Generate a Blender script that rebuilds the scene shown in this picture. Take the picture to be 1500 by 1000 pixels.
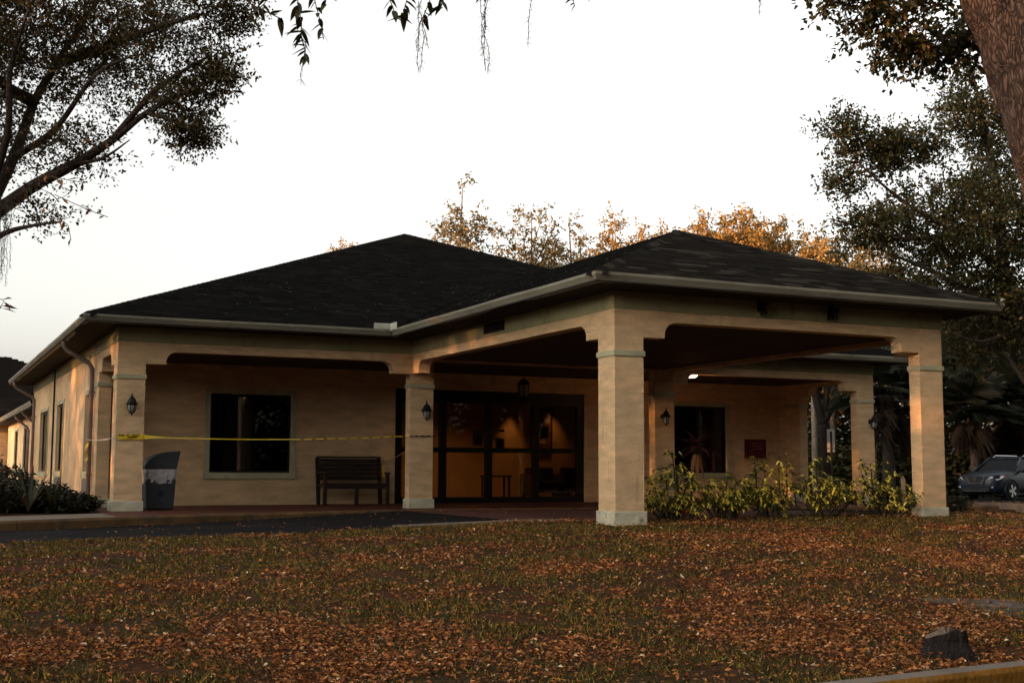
import bpy, math, random
import numpy as np
from mathutils import Matrix, Vector
for o in list(bpy.data.objects): bpy.data.objects.remove(o, do_unlink=True)
S = bpy.context.scene
COL = S.collection
random.seed(7); RNG = np.random.default_rng(11)

# ------------------------------------------------------------------ camera
F_PX = 1845.2
YAW, PITCH, ROLL = [math.radians(a) for a in (25.399, 5.84, 0.192)]
CAM = np.array([-8.664, -14.959, .723])
FW = np.array([math.sin(YAW)*math.cos(PITCH), math.cos(YAW)*math.cos(PITCH), math.sin(PITCH)])
RT = np.array([FW[1], -FW[0], 0.]); RT /= np.linalg.norm(RT); UP = np.cross(RT, FW)
RT, UP = math.cos(ROLL)*RT+math.sin(ROLL)*UP, -math.sin(ROLL)*RT+math.cos(ROLL)*UP
cd = bpy.data.cameras.new('camera'); cam = bpy.data.objects.new('camera', cd); COL.objects.link(cam)
cd.sensor_width = 36; cd.lens = F_PX/1500*36; cd.clip_start = .1; cd.clip_end = 2000
M = Matrix.Identity(4)
for i in range(3): M[i][0], M[i][1], M[i][2], M[i][3] = RT[i], UP[i], -FW[i], CAM[i]
cam.matrix_world = M
S.camera = cam

# ------------------------------------------------------------------ world, sun, exposure
SUN_EL = math.radians(6.0)
SUN_AZ = math.radians(8.0)                       # seen from -X, swung a little to -Y
sun_dir = Vector((-math.cos(SUN_AZ)*math.cos(SUN_EL), -math.sin(SUN_AZ)*math.cos(SUN_EL), math.sin(SUN_EL)))
w = bpy.data.worlds.new('World'); S.world = w; w.use_nodes = True
nt = w.node_tree; bg = nt.nodes['Background']
sky = nt.nodes.new('ShaderNodeTexSky'); sky.sky_type = 'NISHITA'; sky.sun_disc = False
sky.sun_elevation = SUN_EL; sky.sun_rotation = math.atan2(sun_dir.x, sun_dir.y)
sky.air_density = 1.0; sky.dust_density = 4.0; sky.ozone_density = 1.0
hs = nt.nodes.new('ShaderNodeHueSaturation'); hs.inputs['Saturation'].default_value = .16
nt.links.new(sky.outputs[0], hs.inputs['Color']); tn = nt.nodes.new('ShaderNodeMix'); tn.data_type = 'RGBA'; tn.blend_type = 'MULTIPLY'; tn.inputs['Factor'].default_value = 1; tn.inputs['B'].default_value = (1,.975,.94,1)   # hazy warm evening air
nt.links.new(hs.outputs[0], tn.inputs['A']); nt.links.new(tn.outputs['Result'], bg.inputs[0])
bg.inputs[1].default_value = .15
sd = bpy.data.lights.new('sun', 'SUN'); so = bpy.data.objects.new('sun', sd); COL.objects.link(so)
sd.energy = 2.4; sd.angle = math.radians(.6); sd.color = (1, .46, .16)
so.rotation_euler = sun_dir.to_track_quat('Z', 'Y').to_euler(); so.location = (-20, -5, 20)
S.view_settings.view_transform = 'Standard'; S.view_settings.look = 'None'
S.view_settings.gamma = 1; S.view_settings.use_curve_mapping = False
S.view_settings.exposure = 2.28
S.render.engine = 'CYCLES'
S.cycles.max_bounces = 6; S.cycles.transparent_max_bounces = 12

# ------------------------------------------------------------------ helpers
def P(px, py, dep):                              # pixel of the 1500x1000 photograph + distance -> world point
    return CAM + (FW + RT*(px-750)/F_PX + UP*(500-py)/F_PX)*dep
def onplane(px, py, ax, val):
    d = FW + RT*(px-750)/F_PX + UP*(500-py)/F_PX
    return CAM + d*(val-CAM[ax])/d[ax]

LAST = [None]
class MB:
    def __init__(s): s.v = []; s.f = []
    def add(s, vs, fs):
        b = len(s.v); s.v += [tuple(map(float, v)) for v in vs]; s.f += [tuple(i+b for i in f) for f in fs]; return s
    def box(s, x0, x1, y0, y1, z0, z1):
        return s.add([(x0,y0,z0),(x1,y0,z0),(x1,y1,z0),(x0,y1,z0),(x0,y0,z1),(x1,y0,z1),(x1,y1,z1),(x0,y1,z1)],
                     [(0,3,2,1),(4,5,6,7),(0,1,5,4),(1,2,6,5),(2,3,7,6),(3,0,4,7)])
    def prism(s, poly, ax, lo, hi):              # polygon in the two other axes, extruded along ax
        def mk(a, b, c):
            return {0:(c,a,b), 1:(a,c,b), 2:(a,b,c)}[ax]
        n = len(poly); vs = [mk(a,b,lo) for a,b in poly]+[mk(a,b,hi) for a,b in poly]
        fs = [tuple(range(n))[::-1], tuple(range(n,2*n))]+[(i,(i+1)%n,n+(i+1)%n,n+i) for i in range(n)]
        return s.add(vs, fs)
    def tube(s, pts, rad, n=8, cap=True):
        pts = [np.array(p, float) for p in pts]; m = len(pts)
        if not hasattr(rad, '__len__'): rad = [rad]*m
        vs = []; up = np.array([.3,.2,1.])
        for i in range(m):
            t = pts[min(i+1,m-1)]-pts[max(i-1,0)]; t = t/(np.linalg.norm(t)+1e-9)
            a = np.cross(t, up)
            if np.linalg.norm(a) < .1: a = np.cross(t, [1,0,0])
            a /= np.linalg.norm(a); b = np.cross(t, a)
            for k in range(n):
                q = 2*math.pi*k/n; vs.append(pts[i]+rad[i]*(math.cos(q)*a+math.sin(q)*b))
        fs = [(i*n+k, i*n+(k+1)%n, (i+1)*n+(k+1)%n, (i+1)*n+k) for i in range(m-1) for k in range(n)]
        if cap: fs += [tuple(range(n))[::-1], tuple(range((m-1)*n, m*n))]
        return s.add(vs, fs)
    def lathe(s, prof, c=(0,0,0), n=14):         # prof: (r, z)
        m = len(prof); vs = [(c[0]+r*math.cos(2*math.pi*k/n), c[1]+r*math.sin(2*math.pi*k/n), c[2]+z) for r,z in prof for k in range(n)]
        fs = [(i*n+k, i*n+(k+1)%n, (i+1)*n+(k+1)%n, (i+1)*n+k) for i in range(m-1) for k in range(n)]
        fs += [tuple(range(n))[::-1], tuple(range((m-1)*n, m*n))]
        return s.add(vs, fs)
    def build(s, name, mat, parent=None, smooth=False, bevel=0):
        me = bpy.data.meshes.new(name); me.from_pydata(s.v, [], s.f); me.update()
        o = bpy.data.objects.new(name, me); COL.objects.link(o)
        if mat: me.materials.append(mat)
        if parent is not None: o.parent = parent
        LAST[0] = o
        if smooth: me.shade_smooth()
        if bevel:
            b = o.modifiers.new('bevel', 'BEVEL'); b.width = bevel; b.segments = 2; b.limit_method = 'ANGLE'
        return o

def mesh_np(name, V, Fc, mat, parent=None, smooth=False):
    V = np.asarray(V, np.float32).reshape(-1, 3); Fc = np.asarray(Fc, np.int32); k = Fc.shape[1]
    me = bpy.data.meshes.new(name); me.vertices.add(len(V)); me.vertices.foreach_set('co', V.ravel())
    me.loops.add(Fc.size); me.loops.foreach_set('vertex_index', Fc.ravel())
    me.polygons.add(len(Fc)); me.polygons.foreach_set('loop_start', np.arange(0, Fc.size, k, dtype=np.int32))
    me.update(calc_edges=True)
    if mat: me.materials.append(mat)
    o = bpy.data.objects.new(name, me); COL.objects.link(o)
    if parent is not None: o.parent = parent
    return o

def tag(o, label=None, cat=None, group=None, kind=None):
    if label: o['label'] = label
    if cat: o['category'] = cat
    if group: o['group'] = group
    if kind: o['kind'] = kind
    return o
def empty(name, loc=(0,0,0), rz=0, **k):
    o = bpy.data.objects.new(name, None); COL.objects.link(o); o.location = loc; o.rotation_euler[2] = rz
    o.empty_display_size = .2
    return tag(o, **k)
def copy_tree(o, parent=None):
    c = o.copy(); COL.objects.link(c); c.parent = parent
    for ch in o.children: copy_tree(ch, c)
    return c

# value noise in 2D (vectorised)
_h = RNG.random((256, 256))
def vnoise(x, y):
    x = np.asarray(x, float); y = np.asarray(y, float)
    xi = np.floor(x).astype(int); yi = np.floor(y).astype(int); fx = x-xi; fy = y-yi
    fx = fx*fx*(3-2*fx); fy = fy*fy*(3-2*fy)
    g = lambda a, b: _h[a % 256, b % 256]
    return (g(xi,yi)*(1-fx)+g(xi+1,yi)*fx)*(1-fy)+(g(xi,yi+1)*(1-fx)+g(xi+1,yi+1)*fx)*fy
def fbm(x, y, o=3):
    r = 0; a = .5
    for i in range(o): r = r+a*vnoise(x*2**i+i*17.3, y*2**i+i*9.1); a *= .5
    return r/(1-.5**o)

# ------------------------------------------------------------------ materials
def mat(name, col, rough=.8, var=.0, vscale=3., bump=0., bscale=60., stretch=(1,1,1), metal=0., spec=.2, col2=None, wear=None, bdist=.02):
    m = bpy.data.materials.new(name); m.use_nodes = True; n = m.node_tree.nodes; L = m.node_tree.links
    p = n['Principled BSDF']; p.inputs['Base Color'].default_value = (*col, 1); p.inputs['Roughness'].default_value = rough
    p.inputs['Metallic'].default_value = metal; p.inputs['Specular IOR Level'].default_value = spec
    tc = n.new('ShaderNodeTexCoord'); mp = n.new('ShaderNodeMapping'); mp.inputs['Scale'].default_value = stretch
    L.new(tc.outputs['Object'], mp.inputs[0])
    cur = None
    if var or col2:
        nz = n.new('ShaderNodeTexNoise'); nz.inputs['Scale'].default_value = vscale; nz.inputs['Detail'].default_value = 6
        L.new(mp.outputs[0], nz.inputs['Vector'])
        r = n.new('ShaderNodeValToRGB'); r.color_ramp.elements[0].position = .32; r.color_ramp.elements[1].position = .68
        a = tuple(max(0, c*(1-var)) for c in col); b = tuple(min(1, c*(1+var)) for c in col)
        if col2: b = col2
        r.color_ramp.elements[0].color = (*a, 1); r.color_ramp.elements[1].color = (*b, 1)
        L.new(nz.outputs[0], r.inputs[0]); cur = r.outputs[0]
    if wear:                                       # (colour, scale, threshold, stretch)
        wc, ws, wt, wst = wear
        mp2 = n.new('ShaderNodeMapping'); mp2.inputs['Scale'].default_value = wst; L.new(tc.outputs['Object'], mp2.inputs[0])
        nz2 = n.new('ShaderNodeTexNoise'); nz2.inputs['Scale'].default_value = ws; nz2.inputs['Detail'].default_value = 8; nz2.inputs['Roughness'].default_value = .65
        L.new(mp2.outputs[0], nz2.inputs['Vector'])
        r2 = n.new('ShaderNodeValToRGB'); r2.color_ramp.elements[0].position = wt; r2.color_ramp.elements[1].position = min(1, wt+.14)
        mx = n.new('ShaderNodeMix'); mx.data_type = 'RGBA'
        L.new(nz2.outputs[0], r2.inputs[0]); L.new(r2.outputs[0], mx.inputs['Factor'])
        if cur: L.new(cur, mx.inputs['A'])
        else: mx.inputs['A'].default_value = (*col, 1)
        mx.inputs['B'].default_value = (*wc, 1); cur = mx.outputs['Result']
    if cur: L.new(cur, p.inputs['Base Color'])
    if bump:
        nb = n.new('ShaderNodeTexNoise'); nb.inputs['Scale'].default_value = bscale; nb.inputs['Detail'].default_value = 4
        L.new(mp.outputs[0], nb.inputs['Vector'])
        bp = n.new('ShaderNodeBump'); bp.inputs['Strength'].default_value = bump; bp.inputs['Distance'].default_value = bdist
        L.new(nb.outputs[0], bp.inputs['Height']); L.new(bp.outputs[0], p.inputs['Normal'])
    return m
def mat_island(name, cols, rough=.7, transl=0., spec=.2, objrand=False, pos=None):   # colour differs from piece to piece
    m = bpy.data.materials.new(name); m.use_nodes = True; n = m.node_tree.nodes; L = m.node_tree.links
    p = n['Principled BSDF']; p.inputs['Roughness'].default_value = rough; p.inputs['Specular IOR Level'].default_value = spec
    g = n.new('ShaderNodeNewGeometry'); r = n.new('ShaderNodeValToRGB'); cr = r.color_ramp
    while len(cr.elements) < len(cols): cr.elements.new(.5)
    for i, c in enumerate(cols): cr.elements[i].position = pos[i] if pos else i/(len(cols)-1); cr.elements[i].color = (*c, 1)
    src = g.outputs['Random Per Island']
    if objrand:
        oi = n.new('ShaderNodeObjectInfo'); ad = n.new('ShaderNodeMath'); ad.operation = 'ADD'; fr = n.new('ShaderNodeMath'); fr.operation = 'FRACT'
        L.new(src, ad.inputs[0]); L.new(oi.outputs['Random'], ad.inputs[1]); L.new(ad.outputs[0], fr.inputs[0]); src = fr.outputs[0]
    L.new(src, r.inputs[0]); L.new(r.outputs[0], p.inputs['Base Color'])
    if transl:
        t = n.new('ShaderNodeBsdfTranslucent'); mx = n.new('ShaderNodeMixShader'); mx.inputs[0].default_value = transl
        L.new(r.outputs[0], t.inputs[0]); L.new(p.outputs[0], mx.inputs[1]); L.new(t.outputs[0], mx.inputs[2])
        L.new(mx.outputs[0], n['Material Output'].inputs[0])
    return m
def mat_emit(name, col, st):
    m = bpy.data.materials.new(name); m.use_nodes = True; p = m.node_tree.nodes['Principled BSDF']
    p.inputs['Base Color'].default_value = (*col, 1); p.inputs['Emission Color'].default_value = (*col, 1); p.inputs['Emission Strength'].default_value = st
    return m
def mat_glass(name, tint=(.55,.58,.6), refl=.06):
    m = bpy.data.materials.new(name); m.use_nodes = True; n = m.node_tree.nodes; L = m.node_tree.links
    n.remove(n['Principled BSDF'])
    t = n.new('ShaderNodeBsdfTransparent'); t.inputs[0].default_value = (*tint, 1)
    g = n.new('ShaderNodeBsdfGlossy'); g.inputs['Roughness'].default_value = .02; g.inputs[0].default_value = (.9,.9,.9,1)
    f = n.new('ShaderNodeFresnel'); f.inputs[0].default_value = 1.5
    mx = n.new('ShaderNodeMixShader'); L.new(f.outputs[0], mx.inputs[0]); L.new(t.outputs[0], mx.inputs[1]); L.new(g.outputs[0], mx.inputs[2])
    L.new(mx.outputs[0], n['Material Output'].inputs[0])
    return m

STUCCO = mat('stucco', (.70,.475,.262), .9, .16, 2.6, 1., 20., (1,1,3.4), wear=((.48,.315,.175), 2.6, .61, (1.8,1.8,.22)), bdist=.035)
STUCCO_SIDE = mat('weathered_stucco', (.70,.475,.262), .9, .16, 1.0, .5, 34., (1,1,2.0), wear=((.36,.22,.11), 2.2, .54, (1,1.6,.22)), bdist=.03)
TRIM = mat('grey_green_trim', (.40,.37,.23), .75, .15, 2., .2, 50., wear=((.22,.19,.11), 3., .6, (1,1,.5)))
FRIEZE = mat('olive_frieze', (.27,.24,.125), .8, .12, 1.5, .25, 40., (1,1,1.5), wear=((.12,.105,.058), 2.2, .56, (1,1,.5)))
PLINTH = mat('plinth_paint', (.50,.46,.33), .85, .15, 5., .6, 25., wear=((.10,.09,.06), 4., .60, (1,1,1.2)), bdist=.03)
GUTTER = mat('gutter_paint', (.20,.185,.135), .45, .2, 1.2, .1, 8., (1,1,3), wear=((.12,.105,.075), 2., .56, (1,1,3)))
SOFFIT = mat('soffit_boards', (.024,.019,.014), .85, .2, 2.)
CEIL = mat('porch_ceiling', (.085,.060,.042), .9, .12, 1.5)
DARKMETAL = mat('dark_bronze_metal', (.012,.011,.010), .45, metal=.3)
BLACKMETAL = mat('lantern_metal', (.016,.015,.014), .4, .3, 20., metal=.6)
LAMPGLASS = mat('seeded_glass', (.20,.19,.17), .25, .3, 30., spec=.6)
GLASS = mat_glass('window_glass', (.35,.36,.38)); DOORGLASS = mat_glass('door_glass', (.62,.60,.57))
INTER = mat('lobby_paint', (.55,.38,.22), .9, .1, 2.)
DARKROOM = mat('dark_room', (.05,.045,.04), .9)
CURTAIN = mat('curtain', (.05,.048,.046), .95, .2, 1., .5, 14., (6,6,.1))
SHINGLE = mat_island('asphalt_shingle', [(.0065,.0065,.006),(.010,.0098,.009),(.0085,.008,.0075),(.014,.013,.0115)], 1., spec=.0, objrand=True)
SHINGLE_L = mat_island('pale_portico_shingle', [(.010,.009,.008),(.019,.017,.0145),(.014,.0125,.011),(.045,.039,.031)], 1., spec=.0, objrand=True)  # paler tones stand in for highlight streaks on the portico front slope
ROOFDECK = mat('roof_deck', (.006,.006,.006), 1., spec=0.)
PORCHRED = mat('red_floor_paint', (.085,.024,.014), .6, .3, 2., .15, 30., wear=((.06,.04,.03), 1.5, .55, (1,1,1)))
PAVING = mat('red_drive_paving', (.085,.032,.022), .75, .3, 2.5, .2, 30., wear=((.045,.036,.032), 1.2, .52, (1,1,1)))
ASPHALT = mat('asphalt', (.013,.0125,.0125), .95, .25, 1.2, .5, 90., wear=((.026,.024,.022), 3., .62, (1,1,1)), spec=.05)
CONCRETE = mat('concrete', (.17,.135,.105), .9, .2, 2., .3, 40., wear=((.08,.06,.045), 2., .55, (1,1,1)))
KERBPAINT = mat('faded_yellow_kerb', (.125,.068,.028), .85, .3, 3., .4, 30., wear=((.05,.038,.028), 2.5, .5, (1,1,1)))
KERBYELLOW = mat('yellow_kerb', (.20,.085,.008), .8, .3, 4., .5, 25., wear=((.15,.12,.07), 3.5, .52, (1,1,1.5)), bdist=.03)

# ------------------------------------------------------------------ building dimensions
A, T, LX, D = .46, .235, 5.936, 7.792
L0, L1 = -5.475, -5.0
R0, R1 = LX-L1, LX-L0
OH = .675; ZB0, ZB1, ZC, ZS, ZT, ZF = 2.30, 2.375, 2.57, 2.80, 2.95, 3.20
YB = 11.0; YREAR = 24.6; YP = 10.2; PIT = .40; ZE = 3.325
# ------------------------------------------------------------------ ground
def ztop(x): return np.interp(x, [-14,-4,-1,6,9,14,32,60], [-.13,-.13,-.0,.07,.02,-.12,-.43,-.5])
def E_edge(x): return np.interp(x, [-30,-14,-9,-7.7,-5.7,-4.4,-3.1,-1.5,0,7,14,30], [-9,-2,.4,.86,1.33,1.65,1.75,1.35,1.0,1.0,1.0,1.0])
def K_edge(x): return np.interp(x, [-30,-14,-9,-7.5,-6.1,-5.6,-4.3,-2,-.5,6.4,8,12,14,30], [-5,1.2,3.2,3.95,4.8,5.15,5.75,6.35,6.8,6.8,6.4,5.6,5.4,5.])
def zdrive(x): return np.interp(x, [-30,-4.6,-.6,6.5,12,16,32], [-.14,-.14,-.014,-.014,-.13,-.2,-.45])
def Hland(x, y):
    t = np.clip((y+8.35)/9.2, 0, 1); t = .45*t+.55*t*(2-t)
    z = -.60+(ztop(x)+.60)*t
    z = z+.035*(fbm(x*.5+3, y*.5+8)-.5)*np.clip((y+8.3)/1.5, 0, 1)*np.clip((2-y)/2, 0, 1)
    bed = np.clip((y-6.2)/.8, 0, 1)*np.clip((-5.0-x)/.5, 0, 1)
    return z*(1-bed)+bed*(-.03)
def Hground(x, y):                               # sheet under everything, sunk below drive and roads
    z = Hland(x, y)
    ind = np.clip((y-E_edge(x))/.10, 0, 1)*np.clip((K_edge(x)+.4-y)/.1, 0, 1)
    z = np.where(ind > 0, z*(1-ind)+np.minimum(z, zdrive(x)-.10)*ind, z)
    inb = (x > L0-.02) & (x < R1+.02) & (y > K_edge(x)-.1) & (y < YREAR)
    z = np.where(inb, np.minimum(z, -.2), z)
    fr = np.clip((-8.62+.085*np.clip(x+3, -20, 8)-y)/.05, 0, 1); z = z*(1-fr)+(-.88)*fr
    return z
def axis(a, b, fa, fb, fine, far):
    core = np.arange(fa, fb+1e-6, fine)
    lo = fa-np.cumsum(fine*1.25**np.arange(1, 60)); hi = fb+np.cumsum(fine*1.25**np.arange(1, 60))
    return np.concatenate([lo[lo > a][::-1], core, hi[hi < b]])
gx = axis(-600, 600, -13, 15, .16, 0); gy = axis(-600, 900, -9.4, 8, .12, 0)
X, Y = np.meshgrid(gx, gy); Z = Hground(X, Y)
nx, ny = len(gx), len(gy); I = np.arange(nx*ny).reshape(ny, nx)
Fg = np.stack([I[:-1,:-1], I[:-1,1:], I[1:,1:], I[1:,:-1]], -1).reshape(-1, 4)
def lawn_material():
    m = bpy.data.materials.new('lawn_soil_and_litter'); m.use_nodes = True; n = m.node_tree.nodes; L = m.node_tree.links
    p = n['Principled BSDF']; p.inputs['Roughness'].default_value = .95; p.inputs['Specular IOR Level'].default_value = .1
    tc = n.new('ShaderNodeTexCoord')
    def nz(sc, d=5): q = n.new('ShaderNodeTexNoise'); q.inputs['Scale'].default_value = sc; q.inputs['Detail'].default_value = d; L.new(tc.outputs['Object'], q.inputs['Vector']); return q.outputs[0]
    def rp(src, st):
        r = n.new('ShaderNodeValToRGB'); cr = r.color_ramp
        while len(cr.elements) < len(st): cr.elements.new(.5)
        for i, (ps, c) in enumerate(st): cr.elements[i].position = ps; cr.elements[i].color = (*c, 1)
        L.new(src, r.inputs[0]); return r.outputs[0]
    litter = rp(nz(38), [(.3,(.016,.006,.003)),(.5,(.055,.020,.007)),(.7,(.12,.046,.014))])
    grass = rp(nz(45), [(.3,(.010,.008,.003)),(.55,(.045,.030,.007)),(.75,(.11,.065,.014))])
    mk = rp(nz(1.8, 7), [(.44,(0,0,0)),(.60,(1,1,1))])
    mx = n.new('ShaderNodeMix'); mx.data_type = 'RGBA'; L.new(mk, mx.inputs['Factor']); L.new(litter, mx.inputs['A']); L.new(grass, mx.inputs['B'])
    L.new(mx.outputs['Result'], p.inputs['Base Color'])
    b = n.new('ShaderNodeBump'); b.inputs['Strength'].default_value = .8; b.inputs['Distance'].default_value = .03; L.new(nz(60), b.inputs['Height']); L.new(b.outputs[0], p.inputs['Normal'])
    return m
LAWN = lawn_material()
ground = tag(mesh_np('ground', np.stack([X, Y, Z], -1), Fg, LAWN), kind='structure')
ground.data.shade_smooth()

def strip(name, xs, y0f, y1f, zf, m, ny=6):
    V = []; 
    for x in xs:
        for k in range(ny+1):
            y = y0f(x)+(y1f(x)-y0f(x))*k/ny; V.append((x, y, float(zf(x, y))))
    n = ny+1; Fc = [(i*n+k, (i+1)*n+k, (i+1)*n+k+1, i*n+k+1) for i in range(len(xs)-1) for k in range(ny)]
    return tag(mesh_np(name, V, Fc, m), kind='structure')
strip('driveway', np.arange(-30, 30.1, .25), lambda x: E_edge(x)-.02, lambda x: K_edge(x)+.05, lambda x, y: zdrive(x), ASPHALT)
strip('portico_paving', np.arange(-.55, 6.56, .25), lambda x: E_edge(x)+.06, lambda x: K_edge(x)+.05, lambda x, y: zdrive(x)+.005, PAVING)
strip('car_park', np.arange(16.5, 90, 1.5), lambda x: 7.0 if x < 40 else 2, lambda x: 46, lambda x, y: Hland(x, y)+.012, ASPHALT, 30)
strip('road', np.arange(-60, 60.1, 2), lambda x: -18, lambda x: -8.67+.085*np.clip(x+3, -20, 8), lambda x, y: -.735, ASPHALT, 3)
# porch slab and side walk behind the kerb
def slab(name, xs, yf, yb, z, m, depth=.4):
    poly = [(x, float(yf(x))) for x in xs]+[(x, float(yb(x))) for x in xs[::-1]]
    return tag(MB().prism(poly, 2, z-depth, z).build(name, m), kind='structure')
KW = .16
slab('porch_floor', list(np.arange(L0-.25, R1+.3, .25)), lambda x: K_edge(x)+KW, lambda x: YB, 0, PORCHRED)
slab('side_walk', list(np.arange(-16, L0-.24, .25)), lambda x: K_edge(x)+KW, lambda x: K_edge(x)+2.0, -.004, CONCRETE)
kerb = tag(empty('kerb', (0,0,0)), kind='structure')
ks = list(np.arange(-14.6, 12.1, 1.83))
for a in ks:
    xs = np.linspace(a+.004, a+1.83-.004, 9)
    mb = MB(); V = []
    for x in xs:
        y = float(K_edge(x))
        for dy, z in ((0,-.35),(0,-.03),(.03,.002),(KW-.004,.004),(KW-.004,-.35)): V.append((x, y+dy, z))
    Fc = [(i*5+k, i*5+k+1, (i+1)*5+k+1, (i+1)*5+k) for i in range(8) for k in range(4)]+[(0,1,2,3,4),(44,43,42,41,40)]
    mb.add(V, Fc).build('kerb_stone', KERBPAINT, kerb)
# concrete edging along the lawn at the portico end of the drive
edg = tag(empty('drive_edging', (0,0,0)), kind='structure')
for a in np.arange(-2.6, -.2, .8):
    xs = np.linspace(a+.003, a+.797, 4); V = []
    for x in xs:
        y = float(E_edge(x)); z = max(float(zdrive(x)), float(Hland(x, y)))
        for dy, dz in ((-.10,-.2),(-.10,.02),(.04,.03),(.04,-.2)): V.append((x, y+dy, z+dz))
    MB().add(V, [(i*4+k, i*4+k+1, (i+1)*4+k+1, (i+1)*4+k) for i in range(3) for k in range(3)]+[(0,1,2,3),(15,14,13,12)]).build('edging_stone', CONCRETE, edg)
# road kerb beside the stump, yellow paint
rk = tag(empty('road_kerb', (0,0,0)), kind='structure')
for i in range(-6, 12):
    a, b = i*1.6+.004, (i+1)*1.6-.004
    V = []
    for x in (a, b):
        y = -8.67+.085*min(max(x+3, -20), 8)
        for dy, z in ((0,-.95),(0,-.615),(.03,-.585),(.17,-.58),(.17,-.95)): V.append((x, y+dy, z))
    MB().add(V, [(5+k, 6+k, k+1, k) for k in range(4)]+[(0,1,2,3,4),(9,8,7,6,5)]).build('kerb_stone', KERBYELLOW, rk, bevel=.008)
    LAST[0].data.materials.append(CONCRETE)
    for pg in LAST[0].data.polygons: pg.material_index = 1 if pg.normal.z > .9 else 0
# kerb on the far right bed
rb = tag(empty('bed_kerb', (0,0,0)), kind='structure')
p0, p1 = np.array([12.9, 9.6]), np.array([14.6, 1.0])
for i in range(6):
    a = p0+(p1-p0)*(i/6+.002); b = p0+(p1-p0)*((i+1)/6-.002)
    d = (p1-p0)/np.linalg.norm(p1-p0); nrm = np.array([-d[1], d[0]])*.14
    MB().prism([tuple(a), tuple(b), tuple(b+nrm), tuple(a+nrm)], 2, -.5, .03).build('kerb_stone', CONCRETE, rb, bevel=.01)

# ------------------------------------------------------------------ the building
B = tag(empty('single_storey_building', (0,0,0)), 'beige stucco single-storey building with dark hip roof and drive-through portico', 'building')
def corner_poly(x0, y0, sx, sy, a=A, b=A):       # L-shaped pier, outer corner x0,y0
    q = [(0,0),(a,0),(a,T),(T,T),(T,b),(0,b)]
    q = [(x0+sx*u, y0+sy*v) for u, v in q]
    return q if sx*sy > 0 else q[::-1]
def rect(x0, x1, y0, y1): return [(x0,y0),(x1,y0),(x1,y1),(x0,y1)]
def grow(poly, d):                               # outward offset of an axis-aligned polygon (counter-clockwise)
    n = len(poly); out = []
    for i in range(n):
        p, q, r = [np.array(poly[j % n], float) for j in (i-1, i, i+1)]
        e1 = (q-p)/np.linalg.norm(q-p); e2 = (r-q)/np.linalg.norm(r-q)
        n1 = np.array([e1[1], -e1[0]]); n2 = np.array([e2[1], -e2[0]])
        out.append(tuple(q+d*(n1+n2) if abs(np.dot(n1, n2)) < .5 else q+d*n1))
    return out
def column(poly, zb=-.3):
    c = MB().prism(poly, 2, zb, ZC).build('column', STUCCO, B)
    MB().prism(grow(poly, .022), 2, ZB0, ZB1).build('capital_band', TRIM, c, bevel=.006)
    MB().prism(grow(poly, .03), 2, zb-.1, .175).build('plinth', PLINTH, c, bevel=.012)
    return c
column(corner_poly(0, 0, 1, 1)); column(corner_poly(LX, 0, -1, 1))
column(corner_poly(L0, D, 1, 1, L1-L0)); column(corner_poly(R1, D, -1, 1, L1-L0))
column(rect(-.03, .45, D, D+T)); column(rect(LX-.45, LX+.03, D, D+T))
column(rect(L0, L0+T, YP, YB-.002)); column(rect(R1-T, R1, YP, YB-.002))
def arch_profile(a0, a1, b0, b1):                # columns at a0..a1 and b0..b1 (b may be None for a butt end)
    R = .19; c = .35
    pts = [(a0, ZT), (a0, ZC), (a1+c, ZC), (a1+c, ZC+.04)]
    pts += [(a1+c+R-R*math.cos(t), ZC+.04+R*math.sin(t)) for t in np.linspace(.2, math.pi/2, 8)]
    pts += [(b0-c-R+R*math.sin(t), ZC+.04+R*math.cos(t)) for t in np.linspace(0, math.pi/2-.2, 8)]
    pts += [(b0-c, ZC+.04), (b0-c, ZC), (b1, ZC), (b1, ZT)]
    return pts[::-1]
def beam(ax, prof, lo, hi): return MB().prism(prof, ax, lo, hi).build('beam', STUCCO, B)
beam(1, arch_profile(0, A, LX-A, LX), 0, T)                                  # portico front
beam(0, arch_profile(T+.001, A, D, D-.001), 0, T)                            # portico left
beam(0, arch_profile(T+.001, A, D, D-.001), LX-T, LX)                        # portico right
beam(1, arch_profile(L0, L1, -.03, .45), D, D+T)                             # left porch
beam(1, arch_profile(LX-.45, LX+.03, R0, R1), D, D+T)                        # right porch
for xa, xb in ((L0, L0+T), (R1-T, R1)):
    beam(0, arch_profile(D+T+.001, D+A, YP, YB-.002), xa, xb)                # side arches
MB().box(.451, LX-.451, D+.002, D+T-.002, ZS+.04, ZT).build('beam', STUCCO, B)
fp = .014
for b in ((-fp, LX+fp, -fp, T), (-fp, T, T, D-fp-.001), (LX-T, LX+fp, T, D-fp-.001), (L0-fp, -fp-.001, D-fp, D+T), (LX+fp+.001, R1+fp, D-fp, D+T),
          (L0-fp, L0+T, D+T, YREAR+fp), (R1-T, R1+fp, D+T, YREAR+fp)):
    MB().box(*b, ZT, ZF).build('frieze', FRIEZE, B)
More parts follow.
